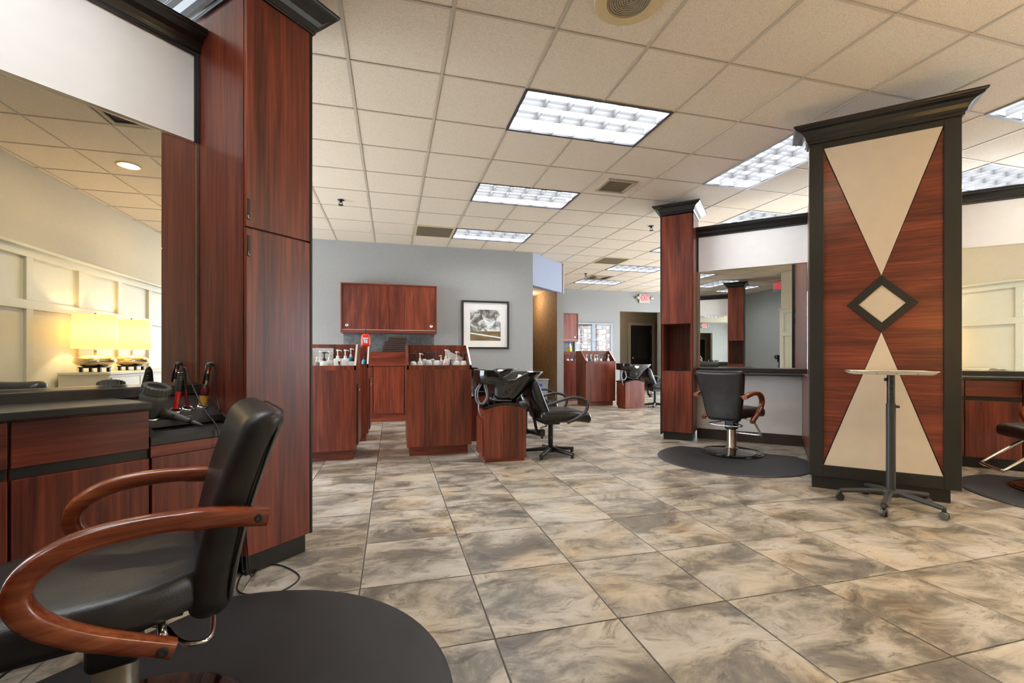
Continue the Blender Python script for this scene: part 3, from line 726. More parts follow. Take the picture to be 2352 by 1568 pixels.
for k, (hx, hy) in enumerate(HOLES):
    r = 0.021 if k < 3 else 0.045
    MB().lathe([(r - 0.003, 0.0), (r - 0.003, 0.006), (r + 0.001, 0.007), (r + 0.004, 0.002), (r + 0.004, 0.0)], 20, tilt, (hx, hy, deck_z(hy)), True).build('grommet', 'chrome', t, True)
    MB().lathe([(0, 0.0012), (r - 0.003, 0.0012)], 18, tilt, (hx, hy, deck_z(hy))).build('hole', 'blk_plastic', t)
tool_t = t
def tool(name, label, cat, **k):
    return thing(name, label, cat, pq(0.868, FRONT), A45)
def dirtube(a, b_, r, seg=14): return MB().tube([a, b_], r, seg)
# flat iron: open V standing in two grommets
a0 = Vector((0.175, 0.205, deck_z(0.205) + 0.008)); a1 = Vector((0.227, 0.215, deck_z(0.215) + 0.008)); ap = Vector((0.203, 0.215, 0.978))
t = tool('flat_iron', 'black and red flat iron standing open in the left chrome rings', 'flat iron')
MB().tube([a0, a0.lerp(ap, 0.42)], [0.011, 0.012], 12, flat=(1, 0.8, 0.8)).build('handle', 'red_gloss', t, True, auto=0.8)
MB().tube([a0.lerp(ap, 0.42), a0.lerp(ap, 0.6), a0.lerp(ap, 0.93), ap], [0.012, 0.015, 0.012, 0.008], 12, flat=(1, 0.8, 0.8)).build('arm', 'blk_plastic', t, True, auto=0.8)
MB().tube([a1, a1.lerp(ap, 0.45)], [0.007, 0.008], 10).build('handle', 'dark_red', t, True, auto=0.8)
MB().tube([a1.lerp(ap, 0.45), a1.lerp(ap, 0.9), ap], [0.009, 0.013, 0.008], 12).build('arm', 'blk_plastic', t, True, auto=0.8)
for k in (0.72, 0.78, 0.9): 
    pnt = a0.lerp(ap, k); MB().lathe([(0.0135, -0.001), (0.0135, 0.001), (0.01, 0.001), (0.01, -0.001)], 12, None, tuple(pnt), True).build('ring_mark', 'chrome', t)
# its cord: over the apex, down past the deck and behind the chair
cp = [ap + Vector((0.0, 0, 0.0)), ap + Vector((0.012, -0.02, -0.005)), Vector((0.225, 0.15, 0.88)), Vector((0.232, 0.06, 0.78)), Vector((0.242, -0.012, 0.715)), Vector((0.245, -0.02, 0.60)), Vector((0.25, -0.012, 0.45)), Vector((0.255, -0.012, 0.2)), Vector((0.26, -0.03, 0.02))]
def smooth_path(pts, n=6):
    out = []; P_ = [pts[0]] + list(pts) + [pts[-1]]
    for i in range(1, len(P_) - 2):
        for k in range(n):
            u = k / n; a, b_, c, d_ = (Vector(P_[i - 1]), Vector(P_[i]), Vector(P_[i + 1]), Vector(P_[i + 2]))
            out.append(0.5 * ((2 * b_) + (c - a) * u + (2 * a - 5 * b_ + 4 * c - d_) * u * u + (3 * b_ - a - 3 * c + d_) * u ** 3))
    out.append(Vector(pts[-1])); return out
MB().tube(smooth_path(cp), 0.0032, 7).build('cord', 'blk_plastic', t, True)
# curling iron in the amber sleeve
b0 = Vector((0.295, 0.225, deck_z(0.225) + 0.004)); b1 = b0 + Vector((0.030, 0.0, 0.20))
t = tool('curling_iron', 'black and gold curling iron leaning in the amber sleeve ring', 'curling iron')
MB().tube([b0, b0.lerp(b1, 0.18), b0.lerp(b1, 0.25)], [0.017, 0.018, 0.020], 16).build('sleeve', 'amber', t, True, auto=0.8)
MB().tube([b0.lerp(b1, 0.24), b0.lerp(b1, 0.27)], 0.021, 16).build('collar', 'blk_plastic', t, True, auto=0.8)
MB().tube([b0.lerp(b1, 0.26), b0.lerp(b1, 0.33), b0.lerp(b1, 0.42)], [0.014, 0.0185, 0.016], 16).build('grip_ring', 'dark_red', t, True, auto=0.8)
MB().tube([b0.lerp(b1, 0.41), b0.lerp(b1, 0.47), b0.lerp(b1, 0.5)], [0.016, 0.012, 0.010], 16).build('handle', 'blk_plastic', t, True, auto=0.8)
MB().tube([b0.lerp(b1, 0.49), b0.lerp(b1, 0.60)], 0.0095, 14).build('barrel_band', 'gold', t, True, auto=0.8)
MB().tube([b0.lerp(b1, 0.60), b0.lerp(b1, 0.76)], 0.010, 14).build('barrel', 'blk_plastic', t, True, auto=0.8)
MB().tube([b0.lerp(b1, 0.76), b0.lerp(b1, 0.85)], 0.0095, 14).build('barrel_band', 'gold', t, True, auto=0.8)
MB().tube([b0.lerp(b1, 0.85), b0.lerp(b1, 0.93)], 0.011, 14).build('end_ring', 'dark_red', t, True, auto=0.8)
MB().tube([b0.lerp(b1, 0.92), b0.lerp(b1, 1.0), b1 + Vector((0.012, 0.002, 0.004)), b1 + Vector((0.022, -0.002, -0.012))], [0.011, 0.012, 0.010, 0.005], 14).build('swivel_cap', 'grey_plastic', t, True)
MB().tube([b0.lerp(b1, 0.5) + Vector((-0.012, 0.0, 0.004)), b0.lerp(b1, 0.97) + Vector((-0.012, 0, 0.004))], 0.004, 8).build('clamp', 'blk_plastic', t, True)
e = b1 + Vector((0.024, -0.004, -0.016))
MB().tube(smooth_path([e, e + Vector((0.000, -0.006, -0.03)), e + Vector((-0.004, -0.01, -0.09)), e + Vector((-0.006, -0.03, -0.145)), Vector((0.335, 0.15, deck_z(0.15) + 0.006))]), 0.0028, 7).build('cord', 'blk_plastic', t, True)
# hair dryer lying in the big ring
t = tool('hair_dryer', 'grey hair dryer resting on the black tool deck', 'hair dryer')
def frame_mat(o_, zdir, xdir=(1, 0, 0)):
    z = Vector(zdir).normalized(); y = z.cross(Vector(xdir)).normalized(); x = y.cross(z)
    return Matrix(((x.x, y.x, z.x, o_[0]), (x.y, y.y, z.y, o_[1]), (x.z, y.z, z.z, o_[2]), (0, 0, 0, 1)))
hm = frame_mat((0.066, 0.18, 0.80), (0.12, -0.36, 1.0)) @ Matrix.Scale(1.12, 4)
MB().lathe([(0.028, -0.035), (0.034, 0.0), (0.043, 0.03), (0.045, 0.055), (0.042, 0.075)], 28, hm).build('barrel', 'grey_plastic', t, True)
MB().lathe([(0.020, -0.07), (0.026, -0.065), (0.029, -0.034)], 24, hm).build('nozzle', 'pearl', t, True)
cap = MB()
n = 32
for k in range(n):
    pass
cap.lathe([(0.044, 0.072), (0.0465, 0.074), (0.0465, 0.098), (0.043, 0.102), (0.032, 0.102), (0.030, 0.097)], 40, hm, ring=True)
cap.build('filter_cap', 'grey_plastic', t, True, auto=0.6)
for k in range(20):
    an = 2 * PI * k / 20
    p0 = hm @ Vector((0.046 * math.cos(an), 0.046 * math.sin(an), 0.077)); p1 = hm @ Vector((0.046 * math.cos(an), 0.046 * math.sin(an), 0.101))
    MB().tube([p0, p1], 0.0028, 5).build('cap_rib', 'grey_plastic', t)
MB().lathe([(0, 0.098), (0.031, 0.098)], 28, hm).build('filter_mesh', 'blk_plastic', t)
h0 = hm @ Vector((0.02, -0.01, 0.005)); h1 = Vector((0.195, 0.055, 0.735))
MB().tube([h0, h0.lerp(h1, 0.25), h0.lerp(h1, 0.6), h0.lerp(h1, 0.8)], [0.019, 0.019, 0.015, 0.012], 16, flat=(1.0, 0.85, 0.8)).build('handle', 'grey_plastic', t, True, auto=0.9)
for k in range(4): 
    c_ = h0.lerp(h1, 0.76 + 0.03 * k); MB().tube([c_, c_.lerp(h1, 0.04)], 0.0125 - 0.0006 * k, 14).build('strain_ring', 'cart_grey', t, True, auto=0.8)
MB().tube([h0.lerp(h1, 0.86), h1, h1 + (h1 - h0) * 0.12], [0.0095, 0.0075, 0.004], 12).build('strain_relief', 'grey_plastic', t, True)
sw = h0.lerp(h1, 0.36) + Vector((0.004, -0.016, 0.0))
MB().rbox((0.012, 0.006, 0.006), 0.003, (1, 1, 1), c=sw).build('switch', 'blk_plastic', t, True)
lp = h0.lerp(h1, 0.80)
MB().tube([lp + Vector((0.012 * math.cos(a), 0.002, 0.012 + 0.012 * math.sin(a))) for a in [k * PI / 8 for k in range(16)]], 0.002, 6, True).build('hang_loop', 'grey_plastic', t, True)

# ---- middle station: mirror at p = 6.2, faces -p; local x runs to -q
PM = 6.2
t = tower('wooden_tower', 'tall mahogany tower with an open niche beside the middle mirror', pq(5.88, 1.234), M45, 0.375, 0.46, True)
box(-0.012, 0.0, -0.002, 0.46, 0.06, 2.79).build('edge_strip', 'black', t)
box(0.363, 0.375, 0.03, 0.46, 0.10, 2.79).build('side_panel', 'wood', t)
crown_rect(0.0, 0.37, 0.0, 0.46, 2.80, 0.95).build('crown_moulding', 'crown', t, bevel=0.002)
o = MB().tube(smooth_path([(0.376, 0.12, 0.80), (0.395, 0.12, 0.80), (0.40, 0.12, 0.755), (0.42, 0.12, 0.74), (0.435, 0.12, 0.76), (0.432, 0.12, 0.775)]), 0.005, 8).tube(smooth_path([(0.376, 0.10, 0.76), (0.372, 0.06, 0.745), (0.378, 0.04, 0.735), (0.385, 0.03, 0.75)]), 0.004, 8).build('tool_hook', 'chrome', t, True)
o = MB().lathe([(0, 0), (0.06, 0), (0.07, 0.006), (0.055, 0.008), (0, 0.006)], 20, None).build('dish', 'blk_plastic', None, True)
o.location = pq(6.02, 1.04, 0.857); tag(o, 'small dark dish on the niche floor of the middle tower', 'dish')
WM = 0.858 + 0.322
t = station('mirror_station', 'middle wall mirror reflecting a dark tower and the exit sign', pq(PM, 0.858), M45, WM, (0.008,))
st_mid = t
box(0.0, WM, -0.03, -0.002, 0.845, 0.893).build('backsplash', 'black_counter', t, bevel=0.003)
MB().prism([(0.0, -0.30), (WM - 0.04, -0.30), (WM - 0.002, -0.26), (WM - 0.002, -0.0305), (0.0, -0.0305)], 'z', 0.815, 0.838).build('shelf', 'black_counter', t, bevel=0.003)
box(0.0, WM, -0.03, -0.0305 + 0.0, 0.838, 0.846).build('shelf_back', 'black_counter', t)
box(0.0, WM, -0.014, 0.0, 0.0, 0.125).build('baseboard', 'brown_base', t)
box(0.0, WM, 0.0, 0.0118, 0.0, 0.85).build('lower_panel', 'fascia', t)

# ---- hourglass pillar: end of the tall partition block, front at p = 4.31
PH, QH0, QH1 = 4.31, -0.230, -1.114
HW = QH0 - QH1
t = thing('hourglass_pillar', 'tall black-framed pillar with wood and cream hourglass panel and diamond', 'pillar', pq(PH, QH0), M45)
DB = PM - PH - 0.004
box(0.06, HW - 0.05, 0.06, DB - 0.02, 0.0, 0.10).build('body_toe', 'black', t)
box(0.04, HW - 0.05, 0.06, DB, 0.10, 0.84).build('lower_body', 'wood', t)
MB().prism([(0.036, 0.06), (HW - 0.05, 0.06), (HW - 0.05, DB), (0.093, DB)], 'z', 0.84, 2.69).build('upper_body', 'wood', t)
for z in (1.55, 1.72):
    box(0.034, 0.042, 0.12, 0.134, z - 0.05, z + 0.05).build('pull_recess', 'blk_plastic', t)
    MB().tube([(0.034, 0.124, z - 0.03), (0.031, 0.124, z - 0.045), (0.031, 0.132, z - 0.045)], 0.003, 6).build('pull_lip', 'chrome', t)
box(0.02, HW - 0.05, 0.015, 0.06, 0.0, 0.10).build('toe_kick', 'black', t)
box(0.0, HW, 0.006, 0.058, 0.10, 2.70).build('back_board', 'black', t)
FWD = 0.093
fz0, fz1 = 0.19, 2.655
box(0.0, FWD, -0.022, 0.006, 0.10, 2.70).build('frame_stile', 'black', t, bevel=0.003); box(HW - FWD, HW, -0.022, 0.006, 0.10, 2.70).build('frame_stile', 'black', t, bevel=0.003)
box(FWD, HW - FWD, -0.022, 0.006, 0.10, fz0).build('frame_rail', 'black', t, bevel=0.003); box(FWD, HW - FWD, -0.022, 0.006, fz1, 2.70).build('frame_rail', 'black', t, bevel=0.003)
cx, cz = HW / 2 + 0.006, 1.424
xl, xr = FWD, HW - FWD
dh, dw = 0.211, 0.208     # diamond half height / half width (outer)
g_ = 0.003
MB().prism([(xl, fz0 + 0.02), (cx - g_, cz - dh), (cx - g_, cz + dh), (xl, fz1 - 0.02)], 'y', -0.008, 0.006).build('wood_panel', 'wood_x', t)
MB().prism([(xr, fz0 + 0.02), (xr, fz1 - 0.02), (cx + g_, cz + dh), (cx + g_, cz - dh)], 'y', -0.008, 0.006).build('wood_panel', 'wood_x', t)
MB().prism([(xl + 0.002, fz1), (cx, cz + dh), (xr - 0.002, fz1)], 'y', -0.013, 0.006).build('cream_triangle', 'lightpanel', t)
MB().prism([(xl + 0.002, fz0), (xr - 0.002, fz0), (cx, cz - dh)], 'y', -0.013, 0.006).build('cream_triangle', 'lightpanel', t)
dfm = MB()
oo = [(cx, cz - dh), (cx + dw, cz), (cx, cz + dh), (cx - dw, cz)]; k_ = 0.66
ii = [(cx + (a - cx) * k_, cz + (b_ - cz) * k_) for a, b_ in oo]
for i in range(4):
    j = (i + 1) % 4; dfm.prism([oo[i], oo[j], ii[j], ii[i]], 'y', -0.028, 0.0)
dfm.build('diamond_frame', 'black', t, bevel=0.002)
MB().prism(ii, 'y', -0.02, 0.0).build('diamond_panel', 'lightpanel', t)
crown_rect(0.0, HW, -0.022, 0.10, 2.70, 1.08).build('crown_moulding', 'crown', t, bevel=0.002)

# ---- right station: mirror at p = 6.2, cabinets at p = 5.8
t = station('mirror_station', 'mirror at the right edge reflecting the cream wainscot wall', pq(PM, QH1 + 0.06), M45, 1.65, ())
st_right = t
box(0.0, 1.65, -0.03, -0.001, 0.84, 0.892).build('backsplash', 'black_counter', t, bevel=0.003)
PF = 5.80
q0 = QH1 + 0.06
base_unit('base_cabinet', 'narrow mahogany cabinet half hidden behind the hourglass pillar', pq(PF, q0 - 0.002), M45, 0.476, 0.37, 0.82)
base_unit('base_cabinet', 'mahogany drawer cabinet right of the hourglass pillar', pq(PF, q0 - 0.480), M45, 0.378, 0.37, 0.82)
base_unit('base_cabinet', 'mahogany cabinet cut off by the right picture edge', pq(PF, q0 - 0.860), M45, 0.45, 0.37, 0.82)
o = box(0.0, 1.312, -0.415, -0.0305, 0.8205, 0.847).build('countertop', 'black_counter', None, bevel=0.004)
o.location = pq(PM, q0); o.rotation_euler = (0, 0, M45); tag(o, 'black countertop under the right mirror', 'countertop')
t = thing('tool_holder', 'grey metal tool holder box on the right cabinet front', 'holder', pq(PF - 0.002, q0 - 0.858), M45)
MB().box(0, 0.24, -0.10, 0.0, 0.70, 0.81).build('box', 'alu', t, bevel=0.004)
MB().tube([(0, -0.10, 0.825), (0.24, -0.10, 0.825), (0.24, 0, 0.825), (0, 0, 0.825)], 0.006, 8, True).build('rim', 'chrome', t, True)
MB().prism([(0.02, 0.765), (0.05, 0.785), (0.05, 0.745)], 'y', -0.103, -0.099).build('arrow_mark', 'blk_plastic', t)

# ---- corner station left behind the camera (seen in the middle mirror)
t = tower('wooden_tower', 'dark wooden tower with open niche reflected in the middle mirror', pq(-0.30, 0.65), B135, 0.375, 0.50, True)
box(-0.012, 0.0, -0.002, 0.5, 0.06, 2.79).build('edge_strip', 'black', t)
crown_rect(0.0, 0.37, 0.0, 0.50, 2.80, 0.95).build('crown_moulding', 'crown', t, bevel=0.002)
t = station('mirror_station', 'corner mirror behind the camera seen reflected in the middle mirror', pq(-0.63, 1.03), B135, 1.2, ())
box(0.0, 1.2, -0.03, -0.001, 0.845, 0.892).build('backsplash', 'black_counter', t)
base_unit('base_cabinet', 'mahogany cabinet below the corner mirror behind the camera', pq(-0.26, 1.032), B135, 1.19, 0.33, 0.822)
o = box(0.0, 1.19, -0.38, -0.0305, 0.823, 0.852).build('countertop', 'black_counter', None, bevel=0.004)
o.location = pq(-0.63, 1.03); o.rotation_euler = (0, 0, B135); tag(o, 'black countertop below the corner mirror behind the camera', 'countertop')

# ================================================================== CHAIRS
def disc_bolt(t, x, y, z, s):
    MB().lathe([(0, 0), (0.011, 0), (0.012, 0.002), (0.009, 0.004), (0.004, 0.0042), (0, 0.002)], 14, Matrix.Rotation(-s * PI / 2, 4, 'X'), (x, y, z)).build('bolt', 'cart_grey', t, True, auto=0.6)
def styling_chair(label, loc, rotz, up=0.0):
    t = thing('styling_chair', label, 'chair', loc, rotz, 'black salon styling chairs')
    MB().lathe([(0.30, 0.0), (0.305, 0.008), (0.295, 0.014), (0.285, 0.016), (0.283, 0.022), (0.22, 0.034), (0.08, 0.045), (0.06, 0.05), (0.0, 0.05)], 48).build('base_plate', 'bowl', t, True, auto=0.5)
    MB().lathe([(0.062, 0.048), (0.064, 0.056), (0.05, 0.06), (0.046, 0.066), (0.046, 0.27), (0.0, 0.27)], 24).build('hydraulic_column', 'steel', t, True, auto=0.6)
    MB().rbox((0.055, 0.055, 0.07), 0.02, (1, 1, 1), c=(0, 0, 0.32)).build('pump_housing', 'blk_plastic', t, True)
    MB().box(-0.14, 0.15, -0.13, 0.13, 0.375, 0.398).build('seat_plate', 'blk_plastic', t, bevel=0.004)
    # seat
    def sd(x, y, z):
        w_ = 1.0 - 0.42 * max(0, (-x - 0.04) / 0.21) ** 2
        z2 = z + (0.012 * (1 - (y / 0.26) ** 2) if z > 0 else 0) - 0.02 * max(0, x - 0.1) / 0.16
        return x, y * w_, z2
    MB().rbox((0.25, 0.236, 0.046), 0.034, (10, 8, 1), sd, (0.058, 0, 0.442), 4).build('seat', 'vinyl', t, True)
    pts = []
    for k in range(40):
        a = 2 * PI * k / 40; e = 0.42
        ca, sa = math.cos(a), math.sin(a)
        x = 0.255 * math.copysign(abs(ca) ** e, ca); y = 0.245 * math.copysign(abs(sa) ** e, sa)
        x2, y2, z2 = sd(x, y, 0.03); pts.append((x2 + 0.03, y2, z2 + 0.445))
    # backrest: wide at the top, narrow at the bottom, leaning back
    tl = 0.24
    def bd(x, y, z):     # x thickness, y width, z height
        u = (z + 0.265) / 0.53
        w_ = (0.66 + 0.34 * min(1, u * 1.05)) 
        xb = x - 0.025 * (1 - (y / 0.25) ** 2) * 0.6
        xr = -0.250 + xb - (z) * tl + 0.02 * math.sin(u * PI)
        zz = 0.622 + z - 0.01 * (1 - (y / 0.25) ** 2) * (1 if u > 0.9 else 0)
        return xr, y * w_, zz
    bk = MB().rbox((0.048, 0.245, 0.265), 0.044, (1, 6, 8), bd, (0, 0, 0), 4).build('backrest', 'vinyl', t, True)
    ring = []
    for k in range(56):
        a = 2 * PI * k / 56; e = 0.28
        ca, sa = math.cos(a), math.sin(a)
        ring.append(bd(-0.038, 0.238 * math.copysign(abs(ca) ** e, ca), 0.258 * math.copysign(abs(sa) ** e, sa)))
    MB().tube(ring, 0.0035, 6, True).build('piping', 'vinyl_dk', bk, True)
    # wooden arms
    prof = [(x_, z_ + up) for x_, z_ in [(-0.31, 0.621), (-0.198, 0.641), (-0.095, 0.650), (0.0, 0.645), (0.06, 0.628), (0.105, 0.596), (0.119, 0.550), (0.096, 0.500), (0.040, 0.452), (-0.02, 0.415), (-0.122, 0.362)]]
    for s in (-1, 1):
        lat = [0.243, 0.246, 0.250, 0.254, 0.257, 0.259, 0.259, 0.257, 0.254, 0.250, 0.246]
        pth = smooth_path([(x, s * l, z) for (x, z), l in zip(prof, lat)], 5)
        rad = []
        for i_ in range(len(pth)):
            u = i_ / (len(pth) - 1); rad.append(0.019 + 0.004 * math.sin(PI * u) + (0.003 if u < 0.15 else 0))
        a_ = MB().tube(pth, rad, 14, flat=(1.0, 1.12, 0.62), upv=(0, 0, 1)).build('armrest', 'arm_wood', t, True, auto=0.9)
        disc_bolt(a_, -0.288, s * 0.265, 0.626 + up, s); disc_bolt(a_, -0.104, s * 0.27, 0.372 + up, s)
        MB().tube([(-0.105, s * 0.245, 0.374 + up), (-0.09, s * 0.10, 0.405)], 0.009, 8).build('arm_bracket', 'chrome', t, True)
        MB().tube([(-0.285, s * 0.243, 0.626 + up), (-0.262, s * 0.15, 0.626 + up)], 0.010, 8).build('arm_bracket', 'blk_plastic', t, True)
    # rear lever loop and front footrest
    lp = smooth_path([(-0.04, 0.055, 0.355), (-0.10, 0.075, 0.335), (-0.125, 0.13, 0.325), (-0.155, 0.165, 0.318), (-0.195, 0.145, 0.312), (-0.205, 0, 0.31), (-0.195, -0.145, 0.312), (-0.155, -0.165, 0.318), (-0.125, -0.13, 0.325), (-0.10, -0.075, 0.335), (-0.04, -0.055, 0.355)], 5)
    MB().tube(lp, 0.0065, 8).build('lever_loop', 'chrome', t, True)
    fp = [(0.06, 0.13, 0.385), (0.16, 0.14, 0.37), (0.40, 0.15, 0.175), (0.43, 0.13, 0.155), (0.435, 0.0, 0.152), (0.43, -0.13, 0.155), (0.40, -0.15, 0.175), (0.16, -0.14, 0.37), (0.06, -0.13, 0.385)]
    MB().tube(smooth_path(fp, 4), 0.0115, 10).build('footrest', 'chrome', t, True)
    return t
ch = styling_chair('black styling chair with red-brown wooden arms close up at left', (-0.668, 1.40, 0.012), PI + 0.362)
ch2 = styling_chair('black styling chair seen from behind, facing the middle mirror', pq(5.357, 0.40, 0.012), PI / 4 - 0.30)
dup(ch2, pq(5.06, -1.90, 0.012), 3 * PI / 4 + 0.12, 'styling chair with chrome footrest cut off at the right edge')

# floor mats: round with one straight side, raised soft edge
def floor_mat(label, loc, rotz, r, cut):
    t = thing('floor_mat', label, 'mat', loc, rotz, 'black rubber chair mats')
    pts = []; a0 = math.asin(cut / r); n = 64
    for k in range(n + 1):
        a = a0 - (2 * PI - (PI - 2 * a0)) * k / n
        pts.append((r * math.cos(a), r * math.sin(a)))
    rings = [(1.0, 0.0), (0.998, 0.003), (0.985, 0.008), (0.965, 0.0105), (0.93, 0.012)]
    v = []; f = []; m_ = len(pts)
    for s_, z in rings: v += [(x * s_, y * s_, z) for x, y in pts]
    for i in range(len(rings) - 1):
        for k in range(m_): f.append((i * m_ + k, i * m_ + (k + 1) % m_, (i + 1) * m_ + (k + 1) % m_, (i + 1) * m_ + k)[::-1])
    b0_ = (len(rings) - 1) * m_
    f.append(tuple(b0_ + k for k in range(m_))[::-1])
    f.append(tuple(range(m_)))
    mb = MB().add(v, f)
    me = mb.build('pad', 'mat', t, True, auto=0.6)
    return t
floor_mat('black rubber floor mat under the left styling chair', pq(0.64, 1.43, 0.001), A45, 0.755, 0.60)
floor_mat('black rubber floor mat under the middle styling chair', pq(5.08, 0.38, 0.001), M45, 0.71, 0.42)
floor_mat('black rubber floor mat under the right edge chair', pq(4.92, -1.98, 0.001), M45, 0.71, 0.60)

# cord on the floor by the left tower
cpts = [(572, 1215, None)]
P0 = [pq(1.20, 2.10, 0.30), pq(1.205, 2.09, 0.15), pq(1.215, 2.08, 0.03)] + [at_z(x, y, 0.004) for x, y in [(600, 1300), (645, 1298), (688, 1325), (640, 1360), (580, 1366), (545, 1355), (552, 1325), (566, 1302)]] + [pq(1.19, 2.10, 0.06), pq(1.185, 2.11, 0.2)]
o = MB().tube(smooth_path(P0, 5), 0.0035, 7).build('power_cord', 'blk_plastic', None, True)
tag(o, 'thin black power cord looped on the floor by the left tower', 'cord')

# ================================================================== CART
t = thing('trolley', 'charcoal rolling trolley with white tray in front of the hourglass pillar', 'trolley', pq(4.03, -0.685), M45)
MB().tube([(0, 0, 0.115), (0, 0, 0.71)], 0.027, 20).build('post', 'cart_grey', t, True, auto=0.8)
MB().tube([(0, 0, 0.71), (0, 0, 0.905)], 0.0225, 20).build('inner_post', 'cart_worn', t, True, auto=0.8)
MB().tube([(0.024, -0.01, 0.69), (0.045, -0.01, 0.69)], 0.009, 10).build('lock_knob', 'blk_plastic', t, True)
MB().tube([(-0.024, -0.01, 0.875), (-0.038, -0.01, 0.875)], 0.011, 10).build('lock_knob', 'blk_plastic', t, True)
MB().lathe([(0.0, 0.075), (0.05, 0.075), (0.052, 0.10), (0.04, 0.118), (0.028, 0.122), (0, 0.122)], 20).build('hub', 'cart_grey', t, True, auto=0.6)
def rrect(hx, hy, r, z, cx_=-0.015, n=5):
    return [(cx_ + sx * (hx - r) + r * math.cos(a0_ + PI / 2 * k / n), sy * (hy - r) + r * math.sin(a0_ + PI / 2 * k / n), z) for sx, sy, a0_ in ((1, 1, 0), (-1, 1, PI / 2), (-1, -1, PI), (1, -1, 1.5 * PI)) for k in range(n + 1)]
def loft(rings):
    n = len(rings[0]); v = [p_ for r_ in rings for p_ in r_]
    f = [(i * n + k, i * n + (k + 1) % n, (i + 1) * n + (k + 1) % n, (i + 1) * n + k) for i in range(len(rings) - 1) for k in range(n)]
    return MB().add(v, f + [tuple(range(n))[::-1], tuple((len(rings) - 1) * n + k for k in range(n))])
tr = loft([rrect(0.205, 0.145, 0.02, 0.912), rrect(0.218, 0.158, 0.025, 0.918), rrect(0.232, 0.172, 0.03, 0.934), rrect(0.228, 0.168, 0.028, 0.935), rrect(0.214, 0.154, 0.022, 0.922)]).build('tray', 'tray', t, True, auto=0.5)
MB().tube(rrect(0.232, 0.172, 0.03, 0.9345), 0.003, 6, True).build('tray_rim', 'chrome', tr, True)
for x in (-0.1, 0.0, 0.11): MB().lathe([(0, 0), (0.004, 0), (0.004, 0.003), (0, 0.003)], 8, Matrix.Rotation(PI / 2, 4, 'X'), (x, -0.158, 0.921)).build('screw', 'blk_plastic', tr)
LEGS = []
for (px_, py_) in [(1938, 1138), (2033, 1172), (2163, 1180)]:
    P_ = at_z(px_, py_, 0.03); LEGS.append((Vector((P_.x, P_.y, 0)) - pq(4.03, -0.685)))
rmean = sum(l.length for l in LEGS) / 3
a_base = math.atan2(LEGS[1].y, LEGS[1].x)
for k in range(5):
    an = a_base + 2 * PI * k / 5 - M45
    c_, s_ = math.cos(an), math.sin(an); R_ = 0.285
    lg = MB().tube(smooth_path([(0.03 * c_, 0.03 * s_, 0.098), (0.12 * c_, 0.12 * s_, 0.095), (R_ * c_, R_ * s_, 0.072)], 4), [0.024] * 3 + [0.021] * 3 + [0.019] * 3, 12, flat=(0.8, 1.0, 0.8), upv=(0, 0, 1)).build('leg', 'cart_grey', t, True, auto=0.9)
    wx, wy = R_ * c_, R_ * s_
    cs = MB().tube([(wx, wy, 0.078), (wx, wy, 0.04)], 0.012, 10).build('caster_fork', 'blk_plastic', lg, True)
    for sd_ in (-1, 1):
        ax_ = Vector((-s_, c_, 0)) * 0.014 * sd_
        MB().tube([Vector((wx, wy, 0.026)) + ax_ * 0.35, Vector((wx, wy, 0.026)) + ax_ * 1.4], [0.026, 0.022], 18).build('caster_wheel', 'grey_plastic' if sd_ < 0 else 'blk_plastic', lg, True, auto=0.8)

# ================================================================== BOTTLES
def pump_bottle(label, loc, kind, bm, pm, group, r=0.034, h=0.10, ph=0.07, rot=0.0):
    t = thing('pump_bottle', label, 'bottle', loc, rot, group)
    if kind == 'round': prof = [(0, 0), (r * 0.9, 0), (r, h * 0.25), (r, h * 0.6), (r * 0.85, h * 0.85), (r * 0.45, h), (0, h)]
    elif kind == 'slim': prof = [(0, 0), (r, 0), (r, h * 0.85), (r * 0.8, h * 0.95), (r * 0.4, h), (0, h)]
    if kind == 'square': MB().rbox((r, r * 0.75, h / 2), 0.012, (1, 1, 1), c=(0, 0, h / 2)).build('bottle_body', bm, t, True)
    else: MB().lathe(prof, 18).build('bottle_body', bm, t, True)
    MB().lathe([(r * 0.42, h - 0.004), (r * 0.42, h + 0.022), (r * 0.25, h + 0.026), (r * 0.16, h + 0.028), (r * 0.16, h + ph - 0.014), (0, h + ph - 0.014)], 12).build('collar', pm, t, True, auto=0.7)
    s_ = r * 0.3
    MB().rbox((s_ * 1.25, s_, 0.008), 0.006, (1, 1, 1), c=(0, 0, h + ph - 0.008)).tube([(0, 0, h + ph - 0.007), (r * 0.75, 0, h + ph - 0.008), (r * 1.05, 0, h + ph - 0.018)], 0.0045, 8).build('pump_head', pm, t, True)
    return t

